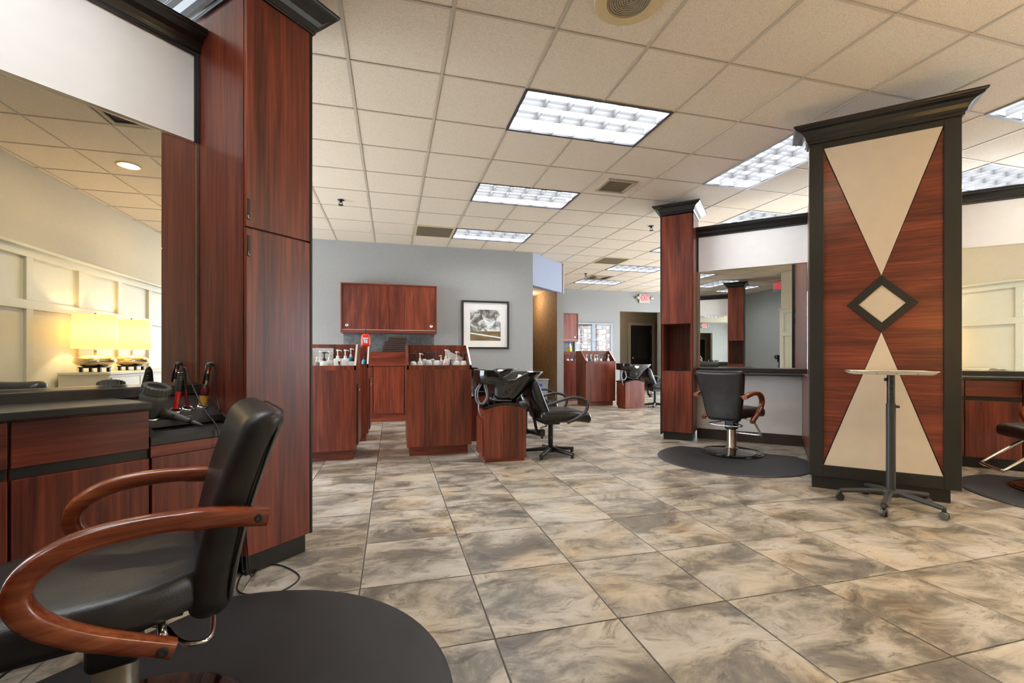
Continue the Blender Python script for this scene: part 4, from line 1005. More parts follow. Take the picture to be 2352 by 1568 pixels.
# ================================================================== WASH AREA
def bin_cabinet(label, loc, w, d, group, left_door=False):
    """front at local y=0, x 0..w"""
    t = thing('bin_cabinet', label, 'cabinet', loc, 0, group)
    box(0.03, w - 0.03, 0.06, d - 0.02, 0.0, 0.10).build('toe_kick', 'wood_x', t)
    box(0.0, w, 0.0, d, 0.10, 0.90).build('body', 'wood', t, bevel=0.002)
    box(0.0, w, 0.0, 0.018, 0.90, 0.945).build('front_lip', 'wood', t, bevel=0.001)
    side = [(0.0, 0.90), (d, 0.90), (d, 1.162), (0.26, 1.162), (0.0, 0.945)]
    for a, nm in ((0.0, 1), (w - 0.018, 2)): 
        s_ = MB().prism(side, 'x', a, a + 0.018).build('bin_side', 'wood', t)
        MB().prism([(-0.001, 0.944), (0.26, 1.1625), (0.262, 1.165), (-0.002, 0.948)], 'x', a - 0.0005, a + 0.0185).build('edge_band', 'edge_light' if nm == 2 else 'wood', s_)
    box(0.018, w - 0.018, 0.30, 0.318, 0.90, 1.162).build('bin_back', 'wood', t)
    box(0.018, w - 0.018, 0.318, d, 1.144, 1.162).build('top_ledge', 'wood', t)
    dr_ = box(w, w + 0.016, 0.10, d - 0.03, 0.14, 0.76).build('door', 'wood', t, bevel=0.0015)
    MB().tube([(w + 0.016, 0.13, 0.71), (w + 0.026, 0.13, 0.70), (w + 0.016, 0.13, 0.67)], 0.004, 6).build('door_pull', 'chrome', dr_, True)
    return t
bin_cabinet('mahogany bin cabinet beside the black wash bowl, full of pump bottles', (0.16, 4.78, 0), 0.67, 0.52, 'bin cabinets')
bin_cabinet('mahogany bin cabinet half hidden by the left tower, holding a printed notice', (-1.0, 4.78, 0), 0.665, 0.56, 'bin cabinets')
bin_cabinet('mahogany bin cabinet behind, with the red bottle on its ledge', (-1.0, 5.78, 0), 0.735, 0.56, 'bin cabinets')
bin_cabinet('far mahogany bin cabinet in front of the notice board', (3.92, 8.72, 0), 0.68, 0.52, 'bin cabinets')
bin_cabinet('far mahogany bin cabinet half hidden by the corridor wall end', (3.72, 9.85, 0), 0.70, 0.52, 'bin cabinets')

BL = [  # zoom x (px), kind, body, pump, r, h, ph, depth, label
    (949, 'round', 'white_plastic', 'blk_plastic', 0.038, 0.085, 0.085, 4.92, 'white round bottle with black pump, leftmost in the bin by the bowl'),
    (965, 'round', 'white_plastic', 'white_plastic', 0.030, 0.09, 0.08, 4.90, 'white round bottle with white pump, second from left in the bin'),
    (975, 'slim', 'white_plastic', 'blk_plastic', 0.026, 0.11, 0.08, 5.02, 'slim white bottle with tall black pump behind the second bottle'),
    (985, 'round', 'white_plastic', 'blk_plastic', 0.034, 0.10, 0.085, 4.98, 'white bottle with black pump, fourth from left in the bin by the bowl'),
    (993.5, 'slim', 'pearl', 'blk_plastic', 0.026, 0.11, 0.08, 5.04, 'pearl bottle with black pump at the middle back of the bin'),
    (1003.5, 'round', 'white_plastic', 'blk_plastic', 0.036, 0.095, 0.095, 4.94, 'white bottle with wide black pump at the middle of the bin'),
    (1013, 'slim', 'white_plastic', 'white_plastic', 0.022, 0.10, 0.05, 5.03, 'small plain white bottle right of the middle black pump'),
    (1024, 'round', 'pink_plastic', 'white_plastic', 0.034, 0.11, 0.10, 4.94, 'blush bottle with white pump in front of the leaning paper'),
    (1032, 'slim', 'pearl', 'white_plastic', 0.024, 0.12, 0.08, 5.02, 'pearl bottle with white pump behind the blush bottle'),
    (1035, 'round', 'blk_plastic', 'blk_plastic', 0.020, 0.06, 0.045, 4.87, 'small black bottle in front of the leaning paper'),
    (1049, 'round', 'white_plastic', 'pink_plastic', 0.036, 0.09, 0.10, 4.91, 'white round bottle with blush pump, second from right in the bin'),
    (1065, 'round', 'pearl', 'blk_plastic', 0.036, 0.09, 0.095, 4.90, 'pale round bottle with black pump, rightmost in the bin by the bowl'),
]
for x, kind, bm, pm, r, h, ph, dy, lab in BL:
    P_ = at_y(x, 830, dy); pump_bottle(lab, (P_.x, dy, 0.901), kind, bm, pm, 'pump bottles in the bin by the bowl', r, h, ph, random.uniform(-0.6, 0.6) + (0 if random.random() < 0.7 else PI))
BL2 = [
    (728, 'round', 'paper_warm', 'white_plastic', 0.034, 0.08, 0.05, 4.90, 'cream bottle beside the tower edge in the left bin'),
    (736, 'round', 'white_plastic', 'white_plastic', 0.040, 0.10, 0.09, 5.00, 'white round bottle with white pump in front of the printed notice'),
    (744.5, 'round', 'white_plastic', 'blk_plastic', 0.044, 0.09, 0.09, 4.90, 'white bottle with black pump in front of the printed notice'),
    (757, 'round', 'white_plastic', 'white_plastic', 0.038, 0.10, 0.09, 4.98, 'white round bottle right of the black pump in the left bin'),
    (775.5, 'square', 'white_plastic', 'white_plastic', 0.036, 0.115, 0.09, 4.90, 'square white pump bottle with dark red triangle in the left bin'),
    (793, 'square', 'white_plastic', 'white_plastic', 0.036, 0.115, 0.09, 4.90, 'square white pump bottle with pale pink triangle in the left bin'),
    (806, 'slim', 'teal', 'white_plastic', 0.028, 0.13, 0.09, 4.98, 'teal bottle with white pump at the right end of the left bin'),
]
for x, kind, bm, pm, r, h, ph, dy, lab in BL2:
    P_ = at_y(x, 830, dy); t = pump_bottle(lab, (P_.x, dy, 0.901), kind, bm, pm, 'pump bottles in the left bin', r, h, ph, random.uniform(-0.4, 0.4) + (PI if kind == 'square' else 0))
    if kind == 'square':
        t.rotation_euler = (0, 0, 0)
        MB().prism([(0.004, 0.085), (0.03, 0.085), (0.02, 0.03)], 'y', -0.0285, -0.0272).build('label_print', 'dark_red' if 'dark' in lab else 'pink_plastic', t)
o = box(-0.032, 0.032, -0.012, 0.012, 0.0, 0.085).build('carton', 'white_plastic', None, bevel=0.003); P_ = at_y(809, 830, 4.88); o.location = (P_.x, 4.87, 0.901); tag(o, 'small white carton in front of the teal bottle', 'carton')
pump_bottle('dark pump bottle in the rear bin below the red bottle', (-0.322, 5.92, 0.901), 'round', 'teal', 'blk_plastic', 'pump bottles in the rear bin', 0.032, 0.10, 0.09)
# leaning papers
o = box(-0.11, 0.11, -0.0006, 0.0006, 0.0, 0.22).build('printed_notice', 'print', None); P_ = at_y(744, 812, 5.06); o.location = (-0.69, 5.068, 0.903); o.rotation_euler = (-0.04, 0, 0)
tag(o, 'white printed notice propped in the left bin', 'notice')
o = MB().prism([(-0.12, 0.0), (0.12, 0.0), (0.115, 0.11), (-0.085, 0.20)], 'y', -0.0006, 0.0006).build('paper_sheet', 'sheet', None); P_ = at_y(1044, 820, 5.06); o.location = (P_.x, 5.07, 0.905); o.rotation_euler = (-0.03, 0, 0)
tag(o, 'white paper sheet leaning behind the bottles near the bowl', 'paper')
o = MB().tube([(0, 0, 0), (0.004, 0, 0.2)], 0.0045, 8).build('tint_brush', 'blk_plastic', None, True); P_ = at_y(953.5, 830, 5.05); o.location = (P_.x, 5.05, 0.901); tag(o, 'thin dark brush handle standing in the bin by the bowl', 'brush')
# red bottle
P_ = at_y(840, 797, 6.2)
t = thing('soap_bottle', 'bright red soap bottle with black pump on the rear cabinet ledge', 'bottle', (at_y(840, 797, 6.2).x, 6.2, 1.163))
MB().rbox((0.058, 0.035, 0.085), 0.03, (2, 1, 2), lambda x, y, z: (x * (1.0 if z < 0.03 else 1 - (z - 0.03) * 3.2), y, z), (0, 0, 0.0855)).build('bottle_body', 'red_plastic', t, True)
MB().lathe([(0.014, 0.168), (0.014, 0.185), (0.006, 0.187), (0.006, 0.215), (0, 0.215)], 12).rbox((0.012, 0.010, 0.007), 0.005, (1, 1, 1), c=(0, 0, 0.216)).tube([(0, 0, 0.217), (0.035, 0, 0.216)], 0.005, 8).build('pump_head', 'blk_plastic', t, True)
MB().box(-0.032, 0.032, -0.0365, -0.0345, 0.10, 0.118).box(-0.024, -0.004, -0.0365, -0.0345, 0.05, 0.10).box(0.0, 0.024, -0.0365, -0.0345, 0.045, 0.09).build('label_print', 'sheet', t)

# back counter cabinet against the grey wall
t = thing('towel_cabinet', 'low mahogany cabinet below the towels against the grey wall', 'cabinet', (-0.80, 7.45, 0))
W_ = 1.53
box(0.0, W_, 0.05, 0.58, 0.0, 0.12).build('toe_kick', 'wood_x', t)
box(0.0, W_, 0.02, 0.58, 0.12, 1.10).build('body', 'wood', t)
box(-0.005, W_ + 0.005, -0.02, 0.58, 1.095, 1.112).build('top', 'wood_x', t, bevel=0.002)
box(0.0, W_, -0.018, 0.02, 0.89, 1.094).build('apron', 'wood_x', t, bevel=0.002)
for a, b_ in ((0.01, 0.52), (0.535, 1.00), (1.015, 1.52)): box(a, b_, 0.0, 0.0195, 0.135, 0.88).build('door', 'wood', t, bevel=0.002)
# wall cabinet with sliding doors
def wall_cabinet(label, loc, w, h, d):
    t = thing('wall_cabinet', label, 'cabinet', loc, 0, 'wall cabinets')
    box(0, w, 0.0, d, 0.0, 0.05).build('bottom_rail', 'wood_x', t, bevel=0.002); box(0, w, 0.0, d, h - 0.02, h).build('top_panel', 'wood_x', t, bevel=0.002)
    box(0, 0.02, 0.0, d, 0.05, h - 0.02).build('side_panel', 'wood', t); box(w - 0.02, w, 0.0, d, 0.05, h - 0.02).build('side_panel', 'wood', t)
    box(0.02, w - 0.02, d - 0.01, d, 0.05, h - 0.02).build('back_panel', 'wood', t)
    box(0.02, w - 0.02, 0.006, 0.012, 0.05, 0.056).build('track', 'edge_light', t)
    for k, (a, b_, y) in enumerate(((0.02, w * 0.5, 0.045), (w * 0.5 - 0.02, w - 0.02, 0.02))):
        dd = box(a, b_, y, y + 0.018, 0.056, h - 0.02).build('sliding_door', 'wood', t)
        kx = a + 0.07 if k == 0 else b_ - 0.07
        MB().lathe([(0.0, 0.001), (0.016, 0.002), (0.018, 0.007), (0.024, 0.008), (0.026, 0.0)], 20, Matrix.Rotation(PI / 2, 4, 'X'), (kx, y, 0.125)).build('cup_pull', 'chrome', dd, True)
    return t
wall_cabinet('mahogany wall cabinet with two sliding doors above the towels', (-0.78, 7.69, 1.42), 1.522, 0.805, 0.352)
# towels
for k in range(7):
    wz = 0.034; zz = 1.1145 + k * (wz + 0.0005)
    hw_ = 0.20 - 0.008 * k + random.uniform(-0.012, 0.012)
    o = MB().rbox((hw_, 0.13, wz / 2), wz / 2 * 0.95, (6, 2, 1), lambda x, y, z, k=k: (x, y, z + (0.006 * math.sin(9 * x + k * 1.3) if k == 6 and z > 0 else 0)), (0, 0, wz / 2), 3).build('folded_towel', 'towel', None, True)
    o.location = (0.055 + random.uniform(-0.02, 0.02) + 0.005 * k, 7.74, zz); o.rotation_euler = (0, 0, random.uniform(-0.05, 0.05))
    tag(o, ['dark brown folded towel at the bottom of the stack', 'dark brown folded towel, second from the bottom of the stack', 'dark brown folded towel, third from the bottom of the stack', 'dark brown folded towel in the middle of the stack', 'dark brown folded towel, third from the top of the stack', 'dark brown folded towel, second from the top of the stack', 'dark brown folded towel on top of the stack'][k], 'towel', 'folded towels under the wall cabinet')
# picture
t = thing('framed_picture', 'black-framed cloudy landscape print on the grey wall', 'picture', (1.648, 8.043, 1.61))
a, b_ = 0.435, 0.434
fw_ = 0.034
for x0, x1, z0, z1 in ((-a, a, b_ - fw_, b_), (-a, a, -b_, -b_ + fw_), (-a, -a + fw_, -b_ + fw_, b_ - fw_), (a - fw_, a, -b_ + fw_, b_ - fw_)): box(x0, x1, -0.035, 0.0, z0, z1).build('frame_bar', 'black', t, bevel=0.003)
box(-a + fw_, a - fw_, -0.010, -0.004, -b_ + fw_, b_ - fw_).build('mount_board', 'fascia', t)
box(-0.28, 0.28, -0.013, -0.0105, -0.285, 0.275).build('print', 'art', t)
box(-a + fw_, a - fw_, -0.022, -0.020, -b_ + fw_, b_ - fw_).build('glass', 'glass', t)
# shampoo units
def wash_unit(label, loc):
    t = thing('wash_bowl_unit', label, 'wash bowl', loc, 0, 'black shampoo bowls on wooden pedestals')
    # local x 0 at pedestal left, y 0 at its front
    box(0.012, 0.41, 0.02, 0.34, 0.0, 0.04).build('plinth', 'wood_x', t)
    arch = [(0.0, 0.035), (0.424, 0.035)] + [(0.424 - 0.424 * k / 12, 0.515 + 0.045 * math.sin(PI * k / 12)) for k in range(13)]
    MB().prism(arch, 'y', 0.0, 0.36).build('pedestal', 'wood', t)
    box(-0.014, 0.0, 0.03, 0.34, 0.06, 0.42).build('access_door', 'wood', t, bevel=0.002)
    top = [(0.432 - 0.444 * k / 14, 0.518 + 0.047 * math.sin(PI * k / 14)) for k in range(15)]
    cov = top + [(x, z + 0.022) for x, z in top[::-1]]
    MB().prism(cov, 'y', -0.012, 0.372).build('top_cover', 'bowl', t, bevel=0.004)
    # bowl
    cy = 0.18; cx_ = 0.295; seg = 48; v = []; f = []
    def rim(a):
        ca, sa = math.cos(a), math.sin(a)
        ax_ = 0.36; by = 0.255
        x = cx_ + ax_ * math.copysign(abs(ca) ** 0.72, ca)
        y = cy + by * math.copysign(abs(sa) ** 0.72, sa) * (1.0 - 0.35 * max(0, ca) ** 2)
        u = (x - (cx_ - ax_)) / (2 * ax_)
        if u < 0.18: z = 0.898
        elif u < 0.42: z = 0.898 - 0.105 * (0.5 - 0.5 * math.cos(PI * (u - 0.18) / 0.24))
        elif u < 0.72: z = 0.793 + 0.082 * (0.5 - 0.5 * math.cos(PI * (u - 0.42) / 0.30))
        else: z = 0.875 + 0.004 * (u - 0.72)
        return Vector((x, y, z))
    bc = Vector((0.22, cy, 0.0))
    prof = []   # rings from stem up the outside, over the rim, down the inside
    for lev in range(15):
        ring = []
        for k in range(seg):
            a = 2 * PI * k / seg; R_ = rim(a); ca, sa = math.cos(a), math.sin(a)
            stem = Vector((0.20 + 0.13 * math.copysign(abs(ca) ** 0.45, ca), cy + 0.15 * math.copysign(abs(sa) ** 0.6, sa), 0.575))
            w_ = max(0.0, min(1.0, (-ca - 0.15) / 0.5)); u_ = lev / 7.0
            gl = 0.0 if u_ < 0.56 else min(1.0, (u_ - 0.56) / 0.15)
            g1 = w_ * gl + (1 - w_) * u_; g2 = w_ * (0.35 * u_ + 0.65 * gl) + (1 - w_) * u_ ** 0.55
            if lev <= 7:
                p_ = Vector((stem.x + (R_.x - stem.x) * g1, stem.y + (R_.y - stem.y) * g2, stem.z + (R_.z - stem.z) * u_))
                if ca < 0 and w_ > 0 and lev == 5: p_.z = min(p_.z, 0.775) if gl > 0 else p_.z
            elif lev == 8: p_ = R_ + Vector((0, 0, 0.006))
            elif lev == 9: p_ = Vector((cx_ + (R_.x - cx_) * 0.95, cy + (R_.y - cy) * 0.93, R_.z + 0.003))
            else:
                u_ = (lev - 9) / 5
                inn = Vector((0.20 + 0.05 * ca, cy + 0.05 * sa, 0.66))
                st_ = Vector((cx_ + (R_.x - cx_) * 0.93, cy + (R_.y - cy) * 0.90, R_.z - 0.004))
                p_ = st_.lerp(inn, u_); p_.z = st_.z + (inn.z - st_.z) * math.sin(u_ * PI / 2) if ca < 0.3 else p_.z
            ring.append(p_)
        v += ring
    for l in range(14):
        for k in range(seg): f.append((l * seg + k, l * seg + (k + 1) % seg, (l + 1) * seg + (k + 1) % seg, (l + 1) * seg + k))
    f.append(tuple(range(seg))[::-1]); f.append(tuple(14 * seg + k for k in range(seg)))
    MB().add(v, f).build('bowl', 'bowl', t, True)
    MB().lathe([(0, 0.0), (0.024, 0.0), (0.026, 0.004), (0.02, 0.006), (0, 0.006)], 16, Matrix.Rotation(PI / 2, 4, 'X'), (0.21, cy - 0.225, 0.69)).build('cover_cap', 'vinyl_dk', t, True)
    MB().lathe([(0.15, 0.575), (0.155, 0.59), (0.12, 0.60), (0, 0.60)], 28, None, (0.225, cy, 0)).build('flange', 'bowl', t, True)
    # hoses hanging behind the bowl
    hs = []
    for k in range(3):
        a0_ = 0.02 * k
        hs.append(smooth_path([(-0.035 + a0_, cy - 0.12, 0.76), (-0.075 + a0_, cy - 0.14, 0.70), (-0.07 + a0_, cy - 0.15, 0.60), (-0.02 + a0_, cy - 0.15, 0.575), (0.03 + a0_ * 0.5, cy - 0.15, 0.64), (0.01 + a0_, cy - 0.13, 0.76)], 5))
    MB().tube(hs[0], 0.0065, 8).tube(hs[1], 0.0065, 8).build('spray_hose', 'alu', t, True)
    MB().tube(smooth_path([(-0.04, cy - 0.14, 0.60), (-0.05, cy - 0.15, 0.54), (-0.03, cy - 0.15, 0.47), (0.0, cy - 0.12, 0.46)], 4), 0.007, 8).build('drain_hose', 'alu', t, True)
    MB().tube(smooth_path([(0.06, cy - 0.16, 0.64), (0.09, cy - 0.19, 0.61), (0.2, cy - 0.20, 0.605), (0.27, cy - 0.19, 0.60), (0.26, cy - 0.15, 0.585)], 4), 0.010, 8).build('bowl_tube', 'bowl', t, True)
    return t
wu = wash_unit('nearest black wash bowl on a wooden pedestal with hanging hose', (0.876, 4.33, 0))
dup(wu, (0.93, 5.47, 0), label='second black wash bowl hidden behind the nearest one')
dup(wu, (4.49, 8.10, 0), label='far black wash bowl on a pedestal in front of the dark doorway')

def wash_chair(label, loc, rotz=0.0):
    t = thing('wash_chair', label, 'chair', loc, rotz, 'black shampoo chairs')
    MB().lathe([(0.0, 0.03), (0.045, 0.03), (0.045, 0.085), (0.03, 0.10), (0, 0.10)], 18).build('hub', 'blk_plastic', t, True, auto=0.6)
    for k in range(5):
        an = 2 * PI * k / 5 + 0.25; c_, s_ = math.cos(an), math.sin(an)
        lg = MB().tube([(0.03 * c_, 0.03 * s_, 0.065), (0.29 * c_, 0.29 * s_, 0.04)], [0.024, 0.017], 10, flat=(1, 1, 0.7), upv=(0, 0, 1)).build('leg', 'blk_plastic', t, True, auto=0.9)
        MB().lathe([(0, 0), (0.016, 0), (0.016, 0.03), (0, 0.03)], 10, None, (0.277 * c_, 0.277 * s_, 0)).build('glide', 'blk_plastic', lg)
    MB().tube([(0, 0, 0.09), (0, 0, 0.33)], 0.026, 16).build('column', 'blk_plastic', t, True, auto=0.8)
    MB().box(-0.08, 0.08, -0.07, 0.07, 0.325, 0.36).build('mechanism', 'blk_plastic', t, bevel=0.006)
    MB().box(-0.15, 0.20, -0.17, 0.17, 0.36, 0.372).build('seat_plate', 'blk_plastic', t)
    def sd(x, y, z): return x, y * (1 - 0.05 * (x / 0.27) ** 2), z - 0.035 * max(0, (x - 0.02) / 0.25) ** 2 + (0.01 if z > 0 and abs(y) < 0.2 else 0)
    MB().rbox((0.28, 0.23, 0.05), 0.045, (5, 5, 1), sd, (0.10, 0, 0.425), 3).build('seat', 'vinyl_dk', t, True)
    def bd(x, y, z):
        u = (z + 0.20) / 0.40
        wv_ = 0.70 + 0.30 * math.sin(PI * (0.12 + 0.76 * min(1, max(0, u))))
        return x * (0.55 + 0.55 * math.sin(PI * min(1, max(0, u)))) - 0.150 - z * 0.40 - 0.04 * math.sin(PI * u), y * wv_, 0.61 + z
    MB().rbox((0.058, 0.215, 0.205), 0.055, (1, 6, 8), bd, (0, 0, 0), 4).build('backrest', 'vinyl_dk', t, True)
    for s in (-1, 1):
        p_ = smooth_path([(-0.12, s * 0.235, 0.545), (-0.02, s * 0.265, 0.585), (0.12, s * 0.275, 0.622), (0.23, s * 0.275, 0.612), (0.295, s * 0.275, 0.56), (0.28, s * 0.275, 0.485), (0.20, s * 0.27, 0.42), (0.09, s * 0.24, 0.365)], 5)
        MB().tube(p_, 0.017, 10, flat=(0.8, 1.15, 0.8), upv=(0, 0, 1)).build('armrest', 'cart_grey', t, True)
    MB().tube(smooth_path([(-0.24, 0, 0.63), (-0.22, 0, 0.54), (-0.19, 0, 0.42), (-0.15, 0, 0.24)], 3), 0.02, 10, flat=(0.6, 1.6, 0.7)).build('back_bar', 'blk_plastic', t, True)
    MB().tube([(-0.30, 0, 0.625), (-0.20, 0, 0.61)], 0.014, 10).build('tilt_knob', 'blk_plastic', t, True)
    MB().box(-0.13, -0.07, -0.03, 0.03, 0.20, 0.27).build('spring_box', 'blk_plastic', t, bevel=0.008)
    MB().tube([(-0.12, -0.03, 0.29), (-0.05, -0.03, 0.31)], 0.009, 8).build('tension_screw', 'chrome', t, True)
    return t
wc = wash_chair('nearest black shampoo chair with star base beside the wash bowl', (1.63, 4.53, 0), 0.0)
dup(wc, (1.70, 5.68, 0), label='black shampoo chair partly hidden behind the nearest shampoo chair')
dup(wc, (5.28, 8.30, 0), label='far black shampoo chair half hidden by the middle tower')
# waste bin
t = thing('waste_bin', 'grey waste bin by the brown corridor wall', 'bin', (2.72, 8.2, 0), -0.2)
MB().add([(-0.13, -0.1, 0), (0.13, -0.1, 0), (0.13, 0.1, 0), (-0.13, 0.1, 0), (-0.16, -0.13, 0.6), (0.16, -0.13, 0.6), (0.16, 0.13, 0.6), (-0.16, 0.13, 0.6)], [(3, 2, 1, 0), (0, 1, 5, 4), (1, 2, 6, 5), (2, 3, 7, 6), (3, 0, 4, 7)]).build('bin_body', 'bin', t)
MB().tube([(-0.165, -0.135, 0.605), (0.165, -0.135, 0.605), (0.165, 0.135, 0.605), (-0.165, 0.135, 0.605)], 0.012, 8, True).build('rim', 'bin', t, True)
MB().box(-0.04, 0.04, -0.136, -0.126, 0.48, 0.53).build('logo_plate', 'blue', t)

# ================================================================== FAR WALL
t = thing('notice_board', 'aluminium framed glass notice board covered with papers', 'notice board', (5.067, 12.098, 0.98))
W_, H_ = 1.19, 1.04
box(0, W_, -0.01, 0.0, 0, H_).build('cork_board', 'cork', t)
for a, b_, c_, d_ in ((0, W_, 0, 0.05), (0, W_, H_ - 0.05, H_), (0, 0.05, 0.05, H_ - 0.05), (W_ - 0.05, W_, 0.05, H_ - 0.05), (W_ / 2 - 0.06, W_ / 2 + 0.05, 0.05, H_ - 0.05)): box(a, b_, -0.06, -0.01, c_, d_).build('frame_bar', 'alu', t, bevel=0.003)
for a, b_ in ((0.05, W_ / 2 - 0.06), (W_ / 2 + 0.05, W_ - 0.05)): box(a, b_, -0.052, -0.049, 0.05, H_ - 0.05).build('glass_pane', 'glass', t)
for x in (W_ / 2 - 0.03, W_ / 2 + 0.02): MB().lathe([(0, 0), (0.01, 0), (0.01, 0.006), (0, 0.006)], 10, Matrix.Rotation(PI / 2, 4, 'X'), (x, -0.06, 0.5)).build('lock', 'blk_plastic', t)
rn = random.Random(3)
cols = ['paper', 'paper', 'paper', 'paper_grey', 'paper_warm']
k = 0
for px0, cells in ((0.06, 4), (W_ / 2 + 0.06, 4)):
    wcol = (W_ / 2 - 0.12) / cells
    for ci in range(cells):
        z = H_ - 0.075
        while z > 0.10:
            hh = rn.uniform(0.07, 0.13)
            if not (px0 > 0.5 and ci == 3 and rn.random() < 0.5) and rn.random() > 0.08:
                x = px0 + ci * wcol + rn.uniform(-0.005, 0.01); ww = min(wcol * rn.uniform(0.70, 0.98), 0.112)
                x = min(x, px0 + cells * wcol - ww)
                o = box(0, ww, -0.0012, 0.0, -hh + 0.004, 0).build('pinned_note', cols[rn.randrange(5)], None)
                o.location = (5.067 + x, 12.098 - 0.0125 - 0.003 * (k % 5), 0.98 + z); o.rotation_euler = (0, rn.uniform(-0.08, 0.08), 0)
                tag(o, 'small paper note pinned in the glass notice board', 'note', 'notes pinned in the notice board'); k += 1
                if rn.random() < 0.14:
                    d_ = box(0.01, 0.035, -0.0018, -0.0012, -hh * 0.7, -0.012).build('print_mark', 'dark_red', o)
            z -= hh * rn.uniform(1.0, 1.3)
wall_cabinet('mahogany wall cabinet beside the notice board', (4.08, 11.745, 1.46), 0.973, 0.79, 0.352)
wf = [o_ for o_ in bpy.data.objects if o_.name == 'wall_far'][0]
for a in (3.95, 4.45): box(a, a + 0.49, Y_FAR - 0.012, Y_FAR - 0.001, 1.0, 1.455).build('backsplash_tile', 'slate', wf)
# spray bottle (on the far cabinet ledge)
P_ = at_y(1311, 806, 10.2)
t = thing('spray_bottle', 'clear spray bottle with yellow liquid and blue trigger on the far cabinet', 'bottle', (P_.x, 10.26, 1.163))
MB().lathe([(0, 0), (0.042, 0), (0.044, 0.01), (0.044, 0.10), (0, 0.10)], 18).build('liquid', 'yellow_liquid', t, True, auto=0.7)
MB().lathe([(0.044, 0.10), (0.042, 0.13), (0.016, 0.175), (0.016, 0.195), (0, 0.195)], 18).build('bottle_body', 'white_plastic', t, True)
MB().rbox((0.035, 0.012, 0.018), 0.008, (1, 1, 1), c=(-0.015, 0, 0.215)).tube([(-0.03, 0, 0.205), (-0.04, 0, 0.165)], 0.006, 8).build('trigger_head', 'blue', t, True)
FB = [(1347, 8.86, 'slim', 'white_plastic', 'white_plastic', 'white pump bottle at the left end of the far bin'), (1357, 8.86, 'round', 'teal', 'white_plastic', 'teal bottle near the left end of the far bin'), (1366, 8.9, 'slim', 'white_plastic', 'white_plastic', 'white pump bottle left of the leaning card in the far bin'), (1371.5, 8.97, 'slim', 'pearl', 'white_plastic', 'pearl pump bottle behind in the middle of the far bin'), (1380, 8.88, 'round', 'white_plastic', 'blk_plastic', 'white bottle with black pump in front of the leaning card in the far bin'), (1387, 8.92, 'round', 'dark_red', 'blk_plastic', 'dark bottle with black pump in the far bin'), (1392, 8.98, 'slim', 'blk_plastic', 'blk_plastic', 'black bottle near the right end of the far bin'), (1397, 8.84, 'round', 'white_plastic', 'white_plastic', 'white bottle, second from right in the far bin'), (1404, 8.94, 'slim', 'white_plastic', 'white_plastic', 'white bottle at the right end of the far bin')]
for x, dy, kind, bm, pm, lab in FB:
    pump_bottle(lab, (at_y(x, 825, dy).x, dy, 0.901), kind, bm, pm, 'pump bottles in the far bin', 0.030, 0.10, 0.08, random.uniform(-0.5, 0.5))
for x, bm, lab in ((1303.5, 'white_plastic', 'white bottle with black pump by the corridor wall end'), (1312.5, 'white_plastic', 'white bottle with black pump below the spray bottle'), (1320.5, 'blue', 'blue bottle with black pump in the far hidden bin')):
    pump_bottle(lab, (at_y(x, 825, 10.0).x, 10.0, 0.901), 'round', bm, 'blk_plastic', 'pump bottles in the far hidden bin', 0.034, 0.09, 0.10)
o = MB().prism([(0, 0), (0.2, 0), (0.2, 0.15), (0.13, 0.13), (0.08, 0.19), (0.0, 0.13)], 'y', 0, 0.001).build('paper_card', 'paper_grey', None); o.location = (at_y(1374, 825, 9.0).x, 9.008, 0.902); o.rotation_euler = (-0.02, 0, 0); tag(o, 'pale folded card leaning in the far bin', 'card')
# exit signs
def exit_sign(label, loc, rotz, arrow=True, heads=True):
    t = thing('exit_sign', label, 'exit sign', loc, rotz, 'red exit signs')
    box(-0.18, 0.18, -0.05, 0.0, -0.13, 0.13).build('housing', 'sign', t, bevel=0.008)
    box(-0.165, 0.165, -0.054, -0.0505, -0.085, 0.105).build('face', 'exit_face', t)
    me = text_mesh('EXIT', 0.24, 0.002); me.materials.append(M['exit_red'])
    o = bpy.data.objects.new('letters', me); C.objects.link(o); o.parent = t
    o.rotation_euler = (PI / 2, 0, 0); o.location = (0.015, -0.0565, 0.01); o.scale = (0.52, 1, 1)
    if arrow: MB().prism([(-0.155, 0.01), (-0.125, 0.03), (-0.125, -0.01)], 'y', -0.058, -0.054).build('arrow', 'exit_red', t)
    if heads:
        for s in (-1, 1):
            MB().rbox((0.05, 0.04, 0.04), 0.015, (1, 1, 1), c=(s * 0.235, -0.045, 0.02)).build('lamp_head', 'sign', t, True)
            MB().lathe([(0, 0), (0.03, 0), (0.032, 0.006), (0, 0.008)], 14, Matrix.Rotation(PI / 2, 4, 'X'), (s * 0.235, -0.085, 0.02)).build('lamp_lens', 'pearl', t, True)
    return t
exit_sign('red EXIT sign with two emergency lamps above the far doorway', (7.32, 12.098, 2.778), 0)
exit_sign('red exit sign behind the camera seen in the middle mirror', (-0.60, -0.80, 2.82), PI, False, False)
o = [o_ for o_ in bpy.data.objects if o_.get('label', '').startswith('red exit sign behind')][0]
box(-0.03, 0.03, -0.04, -0.01, 0.13, CEIL - 2.82).build('hanger', 'sign', o)

